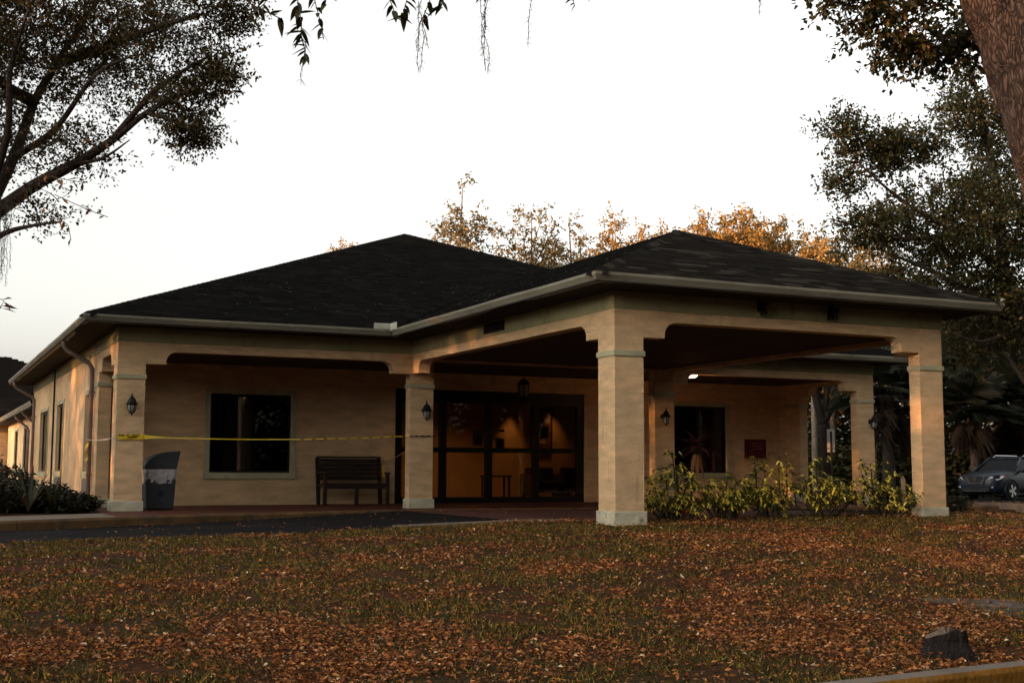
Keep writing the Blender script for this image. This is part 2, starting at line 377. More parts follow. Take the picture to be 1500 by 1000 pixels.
# walls
def wall(ax, lo, hi, u0, u1, z0, z1, holes, m=STUCCO):
    mb = MB(); us = sorted({u0, u1, *[h[0] for h in holes], *[h[1] for h in holes]})
    for a, b in zip(us[:-1], us[1:]):
        zz = z0
        for h in sorted([h for h in holes if h[0] <= a and h[1] >= b], key=lambda h: h[2]):
            if h[2] > zz:
                mb.box(*((a, b, lo, hi) if ax == 1 else (lo, hi, a, b)), zz, h[2])
            zz = h[3]
        if zz < z1: mb.box(*((a, b, lo, hi) if ax == 1 else (lo, hi, a, b)), zz, z1)
    return mb.build('wall', m, B)
WL = (-3.17, -1.48, .66, 2.28); WR = (7.86, 9.55, .68, 2.30); DR = (.85, 5.55, -.05, 2.50)
WS = [(11.15,12.05,.67,2.22), (16.25,17.55,.67,2.26), (19.9,21.9,.65,2.24)]
wall(1, YB, YB+.2, L0+T, R1-T, -.3, ZT, [WL, WR, DR])
wall(0, L0, L0+T, YB, YREAR, -.3, ZT, WS, STUCCO_SIDE)
wall(0, R1-T, R1, YB, YREAR, -.3, ZT, [], STUCCO_SIDE)
wall(1, YREAR-.2, YREAR, L0+T, R1-T, -.3, ZT, [])
# faint drip band on the porch walls
MB().box(L0+T, DR[0]-.05, YB-.018, YB, ZB0+.12, ZB0+.17).build('wall_band', STUCCO, B)
MB().box(DR[1]+.05, R1-T, YB-.018, YB, ZB0+.12, ZB0+.17).build('wall_band', STUCCO, B)
# ceilings, soffit
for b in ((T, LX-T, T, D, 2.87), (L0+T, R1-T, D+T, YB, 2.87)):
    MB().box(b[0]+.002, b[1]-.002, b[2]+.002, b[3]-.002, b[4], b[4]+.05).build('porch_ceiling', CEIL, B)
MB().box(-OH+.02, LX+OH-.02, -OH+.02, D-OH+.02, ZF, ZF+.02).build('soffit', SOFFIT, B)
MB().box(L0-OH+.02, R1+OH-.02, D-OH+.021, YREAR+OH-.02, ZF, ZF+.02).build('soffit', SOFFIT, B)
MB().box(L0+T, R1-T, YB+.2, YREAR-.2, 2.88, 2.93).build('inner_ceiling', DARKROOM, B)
MB().box(L0+T, R1-T, YB+.01, YREAR-.2, -.2, -.004).build('inner_floor', mat('lobby_floor', (.10,.06,.035), .5, .2, 3.), B)
# windows
def window_front(W, mid, curtain):
    x0, x1, z0, z1 = W
    wn = MB(); fw = .045
    wn.box(x0, x1, YB+.05, YB+.10, z0, z0+fw).box(x0, x1, YB+.05, YB+.10, z1-fw, z1).box(x0, x0+fw, YB+.05, YB+.10, z0+fw, z1-fw).box(x1-fw, x1, YB+.05, YB+.10, z0+fw, z1-fw)
    wn.box(mid-.03, mid+.03, YB+.045, YB+.105, z0+fw, z1-fw)
    o = wn.build('window', DARKMETAL, B)
    for a, b in ((x0+fw, mid-.03), (mid+.03, x1-fw)):
        MB().box(a, b, YB+.068, YB+.078, z0+fw, z1-fw).build('pane', GLASS, o)
    t = MB(); e = .105
    t.box(x0-e, x1+e, YB-.022, YB, z1, z1+e).box(x0-e, x0, YB-.022, YB, z0, z1).box(x1, x1+e, YB-.022, YB, z0, z1)
    t.build('surround', TRIM, o)
    MB().box(x0-e-.01, x1+e+.01, YB-.045, YB, z0-e-.02, z0-.001).build('sill', TRIM, o)
    cx0, cx1 = curtain
    V = []; n = 40
    for i in range(n+1):
        x = cx0+(cx1-cx0)*i/n; y = YB+.24+.03*math.sin(i*1.9)
        V += [(x, y, z0-.1), (x, y, z1+.1)]
    MB().add(V, [(2*i, 2*i+2, 2*i+3, 2*i+1) for i in range(n)]).build('curtain', CURTAIN, o)
window_front(WL, -2.33, (-2.33, -1.95)); window_front(WR, 8.72, (8.72, 9.65))
for i, (y0, y1, z0, z1) in enumerate(WS):
    x = L0; fw = .05; wn = MB()
    for b in ((y0, y1, z0, z0+fw), (y0, y1, z1-fw, z1), (y0, y0+fw, z0+fw, z1-fw), (y1-fw, y1, z0+fw, z1-fw)):
        wn.box(x+.05, x+.10, *b)
    o = wn.build('window', DARKMETAL, B)
    MB().box(x+.068, x+.078, y0+fw, y1-fw, z0+fw, z1-fw).build('pane', GLASS, o)
    e = .10; t = MB()
    t.box(x-.022, x, y0-e, y1+e, z1, z1+e).box(x-.022, x, y0-e, y0, z0, z1).box(x-.022, x, y1, y1+e, z0, z1); t.build('surround', TRIM, o)
    MB().box(x-.05, x, y0-e, y1+e, z0-.13, z0-.001).build('sill', TRIM, o)
    if i < 2:
        g = MB().box(x-.03, x, y0-.02, y1+.02, .02, z0-.135).build('wall_unit_grille', mat('grey_metal_grille', (.10,.10,.10), .5, .2, 4.) if i == 0 else bpy.data.materials['grey_metal_grille'], B)
        for k in range(9): MB().box(x-.042, x-.0305, y0+.02, y1-.02, .07+k*.05, .095+k*.05).build('louvre', bpy.data.materials['grey_metal_grille'], g)
# entrance doors
x0, x1, z1 = DR[0], DR[1], DR[3]
fr = MB(); ya, yb = YB+.04, YB+.16
fr.box(x0, x1, ya-.02, yb+.02, 2.215, z1)
mull = [(x0, 1.02), (1.93, 2.08), (3.05, 3.20), (4.24, 4.38), (5.38, x1)]
for a, b in mull: fr.box(a, b, ya, yb, 0, 2.215)
for (a, b), (c, d) in zip(mull[:-1], mull[1:]):
    fr.box(b, c, ya+.002, yb-.002, 0, .13).box(b, c, ya+.002, yb-.002, 1.12, 1.23)
door = fr.build('entrance_doors', DARKMETAL, B)
for (a, b), (c, d) in zip(mull[:-1], mull[1:]):
    for zz in ((.13, 1.12), (1.23, 2.215)):
        MB().box(b, c, YB+.095, YB+.105, *zz).build('pane', DOORGLASS, door)
PAPER = mat('paper', (.5,.42,.36), .9); PINKPAPER = mat('pink_paper', (.42,.25,.22), .9)
for c, zz, ww, hh, mm in ((2.86,1.45,.24,.34,PAPER), (3.42,1.32,.22,.28,PINKPAPER), (3.46,1.62,.14,.05,DARKMETAL), (1.6,1.62,.12,.1,DARKMETAL), (4.55,1.6,.22,.3,PAPER)):
    MB().box(c-ww/2, c+ww/2, YB+.107, YB+.112, zz-hh/2, zz+hh/2).build('door_notice', mm, door)
# lobby
lob = MB().box(.3, 7.6, 15.0, 15.1, 0, 2.88).box(.2, .3, YB+.2, 15.1, 0, 2.88).box(7.6, 7.7, YB+.2, 15.1, 0, 2.88).build('lobby_wall', INTER, B)
MB().box(.3, 7.6, YB+.2, 15.0, 2.60, 2.64).build('lobby_ceiling', mat('lobby_ceiling_tile', (.35,.30,.24), .9), B)
def spot(x, y, e, ang=70):
    l = bpy.data.lights.new('downlight', 'SPOT'); l.energy = e; l.color = (1,.42,.10); l.spot_size = math.radians(ang); l.spot_blend = 1.0; l.shadow_soft_size = .05
    o = bpy.data.objects.new('downlight_beam', l); COL.objects.link(o); o.location = (x, y, 2.55)
    f = empty('downlight', (x, y, 2.6), label=None)
    MB().lathe([(.08,-.012),(.10,-.012),(.10,-.001),(.08,-.001)]).build('trim_ring', DARKMETAL, f); MB().lathe([(.002,-.006),(.075,-.006),(.075,-.002),(.002,-.002)]).build('lens', mat_emit('downlight_lens', (1,.5,.18), 6) if 'downlight_lens' not in bpy.data.materials else bpy.data.materials['downlight_lens'], f)
    return f
tag(spot(5.5, 14.72, 16, 62), 'lit recessed downlight washing the lobby wall left of the picture board', 'downlight', 'lobby downlights')
tag(spot(6.72, 14.72, 10, 70), 'lit recessed downlight in the lobby above the framed picture board', 'downlight', 'lobby downlights')
tag(spot(3.4, 13.0, 32, 150), 'added unseen downlight filling the middle of the lobby', 'downlight', 'lobby downlights')  # unseen fill light added to brighten the lobby
bd = empty('notice_board', (6.5, 14.98, 1.88)); tag(bd, 'dark framed board with pinned papers on the lobby wall', 'board')
MB().box(-.42, .24, -.03, 0, -.62, .5).build('frame', DARKMETAL, bd)
MB().box(-.37, .19, -.036, -.0305, -.57, .45).build('backing', mat('board_backing', (.22,.10,.06), .9), bd)
for a, b, c, d, mm in ((-.32,-.10,.0,.38,mat('poster_orange', (.5,.16,.05), .8)), (-.05,.15,.1,.4,PAPER), (-.28,.02,-.45,-.08,PAPER)):
    MB().box(a, b, -.041, -.0365, c, d).build('sheet', mm, bd)
pf = empty('framed_picture', (7.59, 13.9, 2.1)); tag(pf, 'small dark picture frame on the lobby side wall', 'picture')
MB().box(-.03, 0, -.3, .3, -.2, .25).build('frame', DARKMETAL, pf); MB().box(-.034, -.0305, -.26, .26, -.16, .21).build('print', mat('picture_print', (.07,.08,.10), .6), pf)
DARKWOOD = mat('dark_wood', (.03,.018,.012), .6, .3, 6.)
tb = empty('console_table', (4.6, 13.9, 0)); tag(tb, 'small dark side table standing inside the lobby', 'table')
MB().box(-.35, .35, -.2, .2, .56, .60).build('table_top', DARKWOOD, tb)
for sx in (-.32, .28):
    for sy in (-.17, .13): MB().box(sx, sx+.04, sy, sy+.04, 0, .56).build('leg', DARKWOOD, tb)
ARMF = mat('dark_upholstery', (.06,.055,.055), .95, .3, 8.)
for k, (ax_, lab) in enumerate(((5.7, 'dark lobby armchair beside the small side table'), (6.7, 'dark lobby armchair below the framed notice board'))):
    ac = empty('armchair', (ax_, 13.4, 0)); tag(ac, lab, 'armchair', 'lobby armchairs')
    MB().box(-.38, .38, -.35, .35, .18, .46).build('seat', ARMF, ac, bevel=.04)
    MB().box(-.38, .38, .20, .38, .465, .80).build('backrest', ARMF, ac, bevel=.05)
    for s in (-1, 1):
        MB().box(*sorted((s*.385, s*.5)), -.36, .36, .1, .64).build('armrest', ARMF, ac, bevel=.03)
        for q in (-.3, .26): MB().box(s*.44-.02, s*.44+.02, q, q+.04, 0, .1).build('leg', DARKWOOD, ac)

# ------------------------------------------------------------------ gutters
OUT = [(L0-OH, YREAR+OH), (L0-OH, D-OH), (-OH, D-OH), (-OH, -OH), (LX+OH, -OH), (LX+OH, D-OH), (R1+OH, D-OH), (R1+OH, YREAR+OH)]
prof = [(-.125,3.20),(-.05,3.198),(-.035,3.235),(-.012,3.275),(0,3.295),(0,3.332),(-.012,3.332),(-.014,3.30),(-.03,3.25),(-.12,3.25)]
def offs(d):
    n = len(OUT); out = []
    for i in range(n):
        p, q, r = [np.array(OUT[j % n], float) for j in (i-1, i, i+1)]
        e1 = (q-p)/np.linalg.norm(q-p); e2 = (r-q)/np.linalg.norm(r-q)
        out.append(q+d*(np.array([e1[1], -e1[0]])+np.array([e2[1], -e2[0]])))
    return out
# orientation: OUT runs counter-clockwise seen from above for the front sides
sgn = 1 if sum(OUT[i][0]*OUT[(i+1) % 8][1]-OUT[(i+1) % 8][0]*OUT[i][1] for i in range(8)) > 0 else -1
ring = [offs(sgn*d) for d, z in prof]
for i in range(8):
    j = (i+1) % 8; p, q = np.array(OUT[i]), np.array(OUT[j]); L_ = np.linalg.norm(q-p); ns = max(2, int(L_/1.2)); V = []
    for s_ in range(ns+1):
        f = s_/ns; dz = 0 if s_ in (0, ns) else random.uniform(-.006, .006)
        for k, (d, z) in enumerate(prof):
            a, b = ring[k][i], ring[k][j]; c = a+(b-a)*f; V.append((c[0], c[1], z+dz))
    m_ = len(prof)
    MB().add(V, [(s_*m_+k, s_*m_+(k+1) % m_, (s_+1)*m_+(k+1) % m_, (s_+1)*m_+k) for s_ in range(ns) for k in range(m_)]).build('gutter', GUTTER, B)
sg = MB().box(-OH-.34, -OH-.012, D-OH+.005, D-OH+.025, 3.30, 3.44).box(-OH-.03, -OH-.010, D-OH-.34, D-OH+.004, 3.30, 3.44)
sg.build('gutter_splash_guard', mat('pale_flashing', (.40,.39,.32), .5, .15, 6.), B, bevel=.01)
# ------------------------------------------------------------------ roof
IN = .05                                        # shingles start a little behind the gutter lip
zr = lambda s: ZE+PIT*s
HW = LX/2+OH; CXR = LX/2
MH = (R1-L0)/2+OH; CYR = D-OH+MH; ZA = zr(MH)
roof = MB()
rd = -.02
def rq(*pts): roof.add([(p[0], p[1], p[2]+rd) for p in pts], [tuple(range(len(pts)))])
xl, xr, yf = -OH, LX+OH, -OH
yv = D-OH
rq((xl,yf,ZE),(xr,yf,ZE),(CXR,yf+HW,zr(HW)))
rq((xl,yf,ZE),(CXR,yf+HW,zr(HW)),(CXR,yv+HW,zr(HW)),(xl,yv,ZE)); rq((xr,yf,ZE),(xr,yv,ZE),(CXR,yv+HW,zr(HW)),(CXR,yf+HW,zr(HW)))
mx0, mx1, my0, my1 = L0-OH, R1+OH, D-OH, YREAR+OH
ap = (CXR, CYR, ZA)
rq((mx0,my0,ZE),(xl,my0,ZE),(CXR,yv+HW,zr(HW)),(xr,my0,ZE),(mx1,my0,ZE),ap)
rq((mx0,my1,ZE),(mx0,my0,ZE),ap); rq((mx1,my0,ZE),(mx1,my1,ZE),ap); rq((mx1,my1,ZE),(mx0,my1,ZE),ap)
roof = roof.build('roof', ROOFDECK, B)
EXP = .142; PW = .31
cosp = 1/math.sqrt(1+PIT*PIT); ds = EXP*cosp
def shingle_rows(ivals, smax, seed):
    r = random.Random(seed); s = IN; k = 0
    while s < smax:
        s2 = min(s+ds*1.25, smax); iv2 = ivals(s2)
        for qi, (u0, u1) in enumerate(ivals(s)):
            w0, w1 = iv2[qi] if len(iv2) == len(ivals(s)) else (iv2[0][0], 1e9) if qi == 0 else (-1e9, iv2[-1][1])
            if u1-u0 < .05: continue
            u = u0-r.random()*PW
            while u < u1:
                a, b = max(u, u0), min(u+PW, u1)
                if b-a > .02: yield s, a, b-.006, s2, r.random(), min(max(a, w0), w1), max(min(b-.006, w1), w0)
                u += PW
        s += ds; k += 1
def shingle_verts(O, e, g, s0, a, b, s1, q, a2=None, b2=None):
    a2 = a if a2 is None else a2; b2 = b if b2 is None else b2
    O = np.array(O); e = np.array(e); g = np.array(g)
    def pt(u, s, dz): p = O+e*u+g*s; return (p[0], p[1], ZE+PIT*s+dz)
    h = .009+.007*q; h2 = h+.002*(q-.5)
    return [pt(a,s0,-.012), pt(b,s0,-.012), pt(a,s0,h), pt(b,s0,h2), pt(a2,s1,.002), pt(b2,s1,.002)]
SF = [(0,1,3,2),(2,3,5,4),(0,2,4),(1,5,3)]
slopes = [
 ('pf', (xl,yf), (1,0), (0,1), lambda s: [(s, 2*HW-s)], HW),
 ('pl', (xl,0), (0,1), (1,0), lambda s: [(yf+s, yv+s)], HW),
 ('pr', (xr,0), (0,1), (-1,0), lambda s: [(yf+s, yv+s)], HW),
 ('mf', (0,my0), (1,0), (0,1), lambda s: [(mx0+s, xl+s), (xr-s, mx1-s)] if s < HW else [(mx0+s, mx1-s)], MH),
 ('ml', (mx0,0), (0,1), (1,0), lambda s: [(my0+s, my1-s)], MH),
 ('mr', (mx1,0), (0,1), (-1,0), lambda s: [(my0+s, my1-s)], MH)]
cache = {}
for nm, O, e, g, iv, smax in slopes:
    mb = MB(); cnt = 0
    for s0, a, b, s1, q, a2, b2 in shingle_rows(iv, smax, hash(nm) % 1000 if False else len(nm)+ord(nm[0])*7+ord(nm[1])):
        if nm == 'pf' and cnt < 290:             # the courses nearest the eave can be told apart: a piece each
            cnt += 1; key = round(b-a, 2)
            o_ = np.array(O)+np.array(e)*a+np.array(g)*s0
            if abs(b-a-(PW-.006)) < 1e-6 and a2 == a and b2 == b:
                qq = int(q*6)
                if ('f', qq) not in cache:
                    V = shingle_verts((0,0), e, g, 0, 0, b-a, s1-s0, qq/6); m1 = MB().add([(v[0], v[1], v[2]-ZE) for v in V], SF)
                    cache[('f', qq)] = m1.build('shingle', SHINGLE_L, roof)
                    ob = cache[('f', qq)]
                else:
                    ob = cache[('f', qq)].copy(); COL.objects.link(ob)
            else:
                V = shingle_verts((0,0), e, g, 0, 0, b-a, s1-s0, q, a2-a, b2-a); ob = MB().add([(v[0], v[1], v[2]-ZE) for v in V], SF).build('shingle', SHINGLE_L, roof)
            ob.location = (o_[0], o_[1], ZE+PIT*s0)
        else: mb.add(shingle_verts(O, e, g, s0, a, b, s1, q, a2, b2), SF)
    o_ = mb.build('shingle_courses', SHINGLE_L if nm in ('pf',) else SHINGLE, roof); o_['kind'] = 'stuff'
def ridge_caps(p, q, m_, wd=.15):
    p = np.array(p, float); q = np.array(q, float); L_ = np.linalg.norm(q-p); t = (q-p)/L_; n = int(L_/.16); sd_ = np.cross(t, [0,0,1]); sd_ /= np.linalg.norm(sd_)
    drop = .055 if abs(t[2]) > .05 else .06
    mb = MB()
    for i in range(n):
        a = p+t*i*.16; b = p+t*(i*.16+.24); h = .016+random.uniform(0,.004)
        mb.add([a-sd_*wd+[0,0,h-drop], a+[0,0,h+.012], a+sd_*wd+[0,0,h-drop], b-sd_*wd+[0,0,.008-drop], b+[0,0,.02], b+sd_*wd+[0,0,.008-drop],
                a-sd_*wd+[0,0,-drop-.01], a+sd_*wd+[0,0,-drop-.01]], [(0,1,4,3),(1,2,5,4),(6,7,2,1,0)])
    o = mb.build('ridge_caps', m_, roof); o['kind'] = 'stuff'
ridge_caps((xl+.05,yf+.05,ZE+.02), (CXR,yf+HW,zr(HW)), SHINGLE_L); ridge_caps((xr-.05,yf+.05,ZE+.02), (CXR,yf+HW,zr(HW)), SHINGLE_L)
ridge_caps((CXR,yf+HW,zr(HW)), (CXR,yv+HW,zr(HW)), SHINGLE); ridge_caps((mx0+.05,my0+.05,ZE+.02), ap, SHINGLE); ridge_caps((mx1-.05,my0+.05,ZE+.02), ap, SHINGLE)
vp = onplane(750, 377, 1, CYR-4.2); vs_ = np.array([6.6, CYR-4.9]); zz = zr(vs_[1]-my0)
MB().lathe([(.05,-.1),(.05,.32),(.075,.33),(.075,.38),(.02,.42)], (7.35, 13.1, ZE+PIT*(13.1-my0)), 10).build('roof_vent', mat('vent_metal', (.12,.11,.10), .5), roof)
# fallen bits on the shingles
V = []; Fc = []
for i in range(420):
    s = random.uniform(.1, 6); u = random.uniform(mx0+s, min(mx1-s, xl+s if s < HW else 9)) if random.random() < .75 else None
    if u is None:
        s = random.uniform(.05, 2.0); p = np.array([xl+s, random.uniform(yf+s, yv+s), zr(s)+.02])
    else: p = np.array([u, my0+s, zr(s)+.02])
    a = random.random()*6.28; l = random.uniform(.015, .04); d = np.array([math.cos(a), math.sin(a), 0])*l; n_ = np.array([-d[1], d[0], 0])*.4
    b = len(V); V += [p-d, p+n_+[0,0,.006], p+d, p-n_]; Fc.append((b, b+1, b+2, b+3))
lf = mesh_np('roof_litter', V, Fc, mat_island('dry_litter', [(.10,.07,.05),(.35,.30,.25),(.16,.11,.08)])); tag(lf, 'pale dry leaves and twigs scattered over the dark roof shingles', 'litter', kind='stuff')

# ------------------------------------------------------------------ downspouts and fittings on the building
DSP = mat('downspout_paint', (.19,.135,.115), .5, .2, 3.)
def downspout(y, x_out=L0-OH+.07, zb=.05, r=.045):
    pts = [(x_out, y, 3.22), (x_out, y, 3.10), (x_out+.05, y, 3.02), (L0-.13, y, 2.78), (L0-.07, y, 2.68), (L0-.065, y, 2.55), (L0-.065, y, zb+.12), (L0-.09, y, zb+.04), (L0-.2, y, zb)]
    o = MB().tube(pts, r, 10).build('downspout', DSP, B, smooth=True)
    for z in (.6, 2.2): MB().box(L0-.118, L0-.005, y-.055, y+.055, z, z+.03).build('strap', DSP, o)
downspout(10.75, zb=-.02); downspout(23.6)
MB().tube([(L0-.03, 18.35, 3.2), (L0-.03, 18.35, .2)], .022, 8).build('conduit', DARKMETAL, B)
vg = MB().box(-.03, -.0145, 3.55, 4.35, 3.0, 3.17).build('vent_grille', DARKMETAL, B)
for k in range(10): MB().box(-.04, -.0305, 3.58+k*.077, 3.61+k*.077, 3.015, 3.155).build('slat', DARKMETAL, vg)

# ------------------------------------------------------------------ wall lanterns
def lantern(loc, rz, label):
    o = empty('wall_lantern', loc, rz, label=label, cat='lantern', group='wall lanterns on the columns')
    MB().lathe([(.055,0),(.055,.012),(.02,.02)]).build('back_plate', BLACKMETAL, o)
    LAST[0].rotation_euler = (math.pi/2, 0, 0)
    MB().tube([(0,-.01,.0),(0,-.06,.06),(0,-.12,.10),(0,-.14,.14),(0,-.14,.115)], .011, 7).build('arm', BLACKMETAL, o, smooth=True)
    MB().lathe([(.004,.20),(.012,.19),(.014,.15),(.03,.13),(.058,.10),(.075,.06),(.082,.035),(.108,.018),(.108,.008),(.08,.0)], (0,-.14,-.02)).build('cap', BLACKMETAL, o, smooth=True)
    MB().lathe([(.068,-.0),(.066,-.06),(.052,-.12),(.030,-.145)], (0,-.14,-.02), 12).build('glass', LAMPGLASS, o, smooth=True)
    for k in range(6):
        a = k*math.pi/3
        MB().tube([(r*math.cos(a), -.14+r*math.sin(a), z-.02) for r, z in ((.074,0),(.072,-.06),(.057,-.12),(.032,-.15))], .005, 5).build('cage_bar', BLACKMETAL, o)
    MB().lathe([(.034,-.145),(.034,-.155),(.012,-.168),(.012,-.18),(.003,-.19)], (0,-.14,-.02)).build('finial', BLACKMETAL, o)
    return o
lantern(((L0+L1)/2-.0, D, 1.86), 0, 'black caged wall lantern on the column beside the trash bin')
lantern((.26, D, 1.87), 0, 'black caged wall lantern on the column the yellow tape is tied to')
lantern((LX-.26, D, 1.87), 0, 'black caged wall lantern on the shaded column beside the right window')
lantern((R1-.12, D, 1.87), 0, 'black caged wall lantern on the far column near the white sign')
# hanging lantern at the entrance
hl = empty('hanging_lantern', (3.62, 10.3, 2.86), label='large dark lantern hanging before the entrance doors', cat='lantern')
MB().tube([(0,0,0),(0,0,-.12)], .01, 6).build('chain', BLACKMETAL, hl)
MB().lathe([(.03,-.10),(.09,-.14),(.145,-.21),(.15,-.24)]).build('cap', BLACKMETAL, hl, smooth=True)
for k in range(6):
    a = k*math.pi/3; MB().tube([(.14*math.cos(a), .14*math.sin(a), -.24), (.11*math.cos(a), .11*math.sin(a), -.50)], .009, 5).build('cage_bar', BLACKMETAL, hl)
MB().lathe([(.12,-.50),(.12,-.52),(.03,-.56)]).build('base', BLACKMETAL, hl); MB().lathe([(.11,-.24),(.09,-.49)]).build('glass', LAMPGLASS, hl)
# lit ceiling lamp in the right porch
lq = onplane(1013, 551, 2, 2.80)
cl = empty('ceiling_lamp', (lq[0], lq[1], 2.87), label='round lit ceiling lamp under the right porch', cat='lamp')
MB().lathe([(.15,-.03),(.15,-.001),(.02,-.001),(.02,-.03)]).build('base', DARKMETAL, cl)
MB().lathe([(.02,-.105),(.09,-.095),(.13,-.06),(.14,-.031)]).build('diffuser', mat_emit('lamp_diffuser', (1,.60,.34), 1.7), cl, smooth=True)
pl = bpy.data.lights.new('ceiling_lamp_light', 'POINT'); pl.energy = 2.2; pl.color = (1,.45,.16); pl.shadow_soft_size = .1
po = bpy.data.objects.new('ceiling_lamp_light', pl); COL.objects.link(po); po.location = (lq[0], lq[1], 2.66)
# floodlights on the frieze
for k, (px, py, lab) in enumerate(((1113, 455, 'dark floodlight on the portico frieze nearer the corner column'), (1217, 463, 'dark double floodlight on the portico frieze farther from the corner column'))):
    q = onplane(px, py, 1, -.02)
    f = empty('floodlight', (q[0], -.015, q[2]+.03), label=lab, cat='floodlight', group='floodlights on the portico frieze')
    MB().box(-.04, .04, -.03, 0, -.04, .12).build('mount', BLACKMETAL, f)
    MB().tube([(0,-.03,.06),(0,-.09,.05),(0,-.10,.0)], .014, 6).build('arm', BLACKMETAL, f)
    MB().lathe([(.03,.05),(.034,.03),(.036,-.03),(.048,-.07),(.052,-.10),(.045,-.10)], (0,-.10,0), 12).build('lamp_head', BLACKMETAL, f, smooth=True)
    MB().tube([(.03,-.03,.08),(.08,-.06,.07)], .012, 6).build('sensor_arm', BLACKMETAL, f)
    MB().lathe([(.005,-.03),(.025,-.025),(.028,.02),(.01,.03)], (.09,-.07,.06), 10).build('sensor', mat('red_sensor', (.10,.02,.02), .4) if k == 0 else bpy.data.materials['red_sensor'], f, smooth=True)
    if k: MB().lathe([(.02,.05),(.026,-.03),(.04,-.08),(.036,-.08)], (-.085,-.07,-.02), 12).build('lamp_head', BLACKMETAL, f, smooth=True)

# ------------------------------------------------------------------ red cabinet on the right porch wall
RED = mat('red_cabinet', (.085,.011,.010), .5, .2, 5.)
q0 = onplane(1090, 643, 1, YB); q1 = onplane(1117, 671, 1, YB)
rc = empty('red_wall_cabinet', ((q0[0]+q1[0])/2, YB, q1[2]), label='red fire cabinet on the right porch wall', cat='cabinet')
wd, ht = q1[0]-q0[0], q0[2]-q1[2]
MB().box(-wd/2, wd/2, -.16, -.001, 0, ht).build('case', RED, rc, bevel=.01)
MB().box(-wd/2+.03, wd/2-.03, -.175, -.1605, .03, ht-.03).build('door', RED, rc, bevel=.006)
PALE = mat('pale_red_lettering', (.22,.06,.05), .7)
for zz, seg in ((ht-.10, ((-.16,-.02),(.03,.17))), (ht-.17, ((-.15,.16),)), (ht-.24, ((-.14,.0),(.04,.15)))):
    for a, b in seg: MB().box(a, b, -.179, -.1755, zz-.018, zz+.018).build('lettering', PALE, rc)

# ------------------------------------------------------------------ trash bin
BINM = mat('grey_bin_plastic', (.030,.033,.038), .55, .15, 4., .1, 20.)
BAG = mat('clear_bag', (.36,.33,.33), .3, .25, 7., 1., 12., spec=.6, bdist=.04)
tbn = empty('trash_bin', (-4.62, 8.36, 0), label='grey plastic trash bin with hooded lid and clear bag on the porch', cat='trash bin')
def taper(mb, x0, x1, d0, d1, z0, z1):
    return mb.add([(-x0,-d0,z0),(x0,-d0,z0),(x0,d0,z0),(-x0,d0,z0),(-x1,-d1,z1),(x1,-d1,z1),(x1,d1,z1),(-x1,d1,z1)], [(0,3,2,1),(4,5,6,7),(0,1,5,4),(1,2,6,5),(2,3,7,6),(3,0,4,7)])
taper(MB(), .235, .265, .225, .255, .01, .56).build('body', BINM, tbn, bevel=.03)
MB().lathe([(.001,0),(.055,0),(.055,.008),(.001,.008)], n=16).build('emblem', mat('bin_emblem', (.014,.015,.016), .6), tbn)
LAST[0].rotation_euler = (math.pi/2, 0, 0); LAST[0].location = (0, -.243, .30)
V = []; nb = 64; rows = 6
for r in range(rows):
    f = r/(rows-1); z = .72-.24*f
    for k in range(nb):
        a = 2*math.pi*k/nb; c, s = math.cos(a), math.sin(a); m_ = max(abs(c), abs(s))**.8
        rr = (.280+.006*math.sin(k*1.7+r)+.005*math.sin(k*4.1)-.012*f*(f > .5)); V.append((rr*c/m_, (rr-.01)*s/m_, z+(.012*math.sin(k*.35)+.008*math.sin(k*.9) if r == rows-1 else 0)))
MB().add(V, [(r*nb+k, r*nb+(k+1) % nb, (r+1)*nb+(k+1) % nb, (r+1)*nb+k) for r in range(rows-1) for k in range(nb)]).build('bag', BAG, tbn, smooth=True)
lid = [(-.285,.725),(.265,.725),(.29,.86),(.325,1.02),(.325,1.05)]+[(.325-.62*math.sin(t), .74+.31*math.cos(t)) for t in np.linspace(.12, 1.42, 12)]
MB().prism(lid, 1, -.27, .27).build('lid', BINM, tbn, bevel=.015)
# ------------------------------------------------------------------ bench
BW = mat('weathered_bench_wood', (.018,.012,.009), .75, .35, 8., .3, 30., (1,6,6))
bn = empty('bench', (-.26, 10.5, 0), label='dark wooden slatted bench against the porch wall', cat='bench')
hw = .68
for s in (-1, 1):
    MB().box(s*hw-.035, s*hw+.035, -.28, -.21, 0, .64).build('leg', BW, bn, bevel=.006)
    MB().prism([(.17,0),(.24,0),(.30,.50),(.38,.97),(.31,.97),(.22,.50)], 0, s*hw-.034, s*hw+.034).build('leg', BW, bn)
    MB().box(s*hw-.045, s*hw+.045, -.31, .27, .641, .675).build('armrest', BW, bn, bevel=.008)
    MB().box(s*hw-.02, s*hw+.02, -.208, .18, .36, .42).build('seat_rail', BW, bn)
MB().box(-.03, .04, -.27, -.21, 0, .36).build('leg', BW, bn)
MB().box(-hw+.04, hw-.04, -.275, -.235, .33, .42).build('apron', BW, bn)
for k in range(5): MB().box(-hw+.036, hw-.036, -.29+k*.098, -.205+k*.098, .422, .448).build('slat', BW, bn, bevel=.004)
for k in range(5):
    z = .51+k*.092; y = .215+.16*(z-.5)
    MB().box(-hw+.038, hw-.038, y, y+.025, z, z+.078).build('slat', BW, bn, bevel=.004)
MB().box(-hw-.03, hw+.03, .285, .33, .972, 1.01).build('top_rail', BW, bn, bevel=.015)

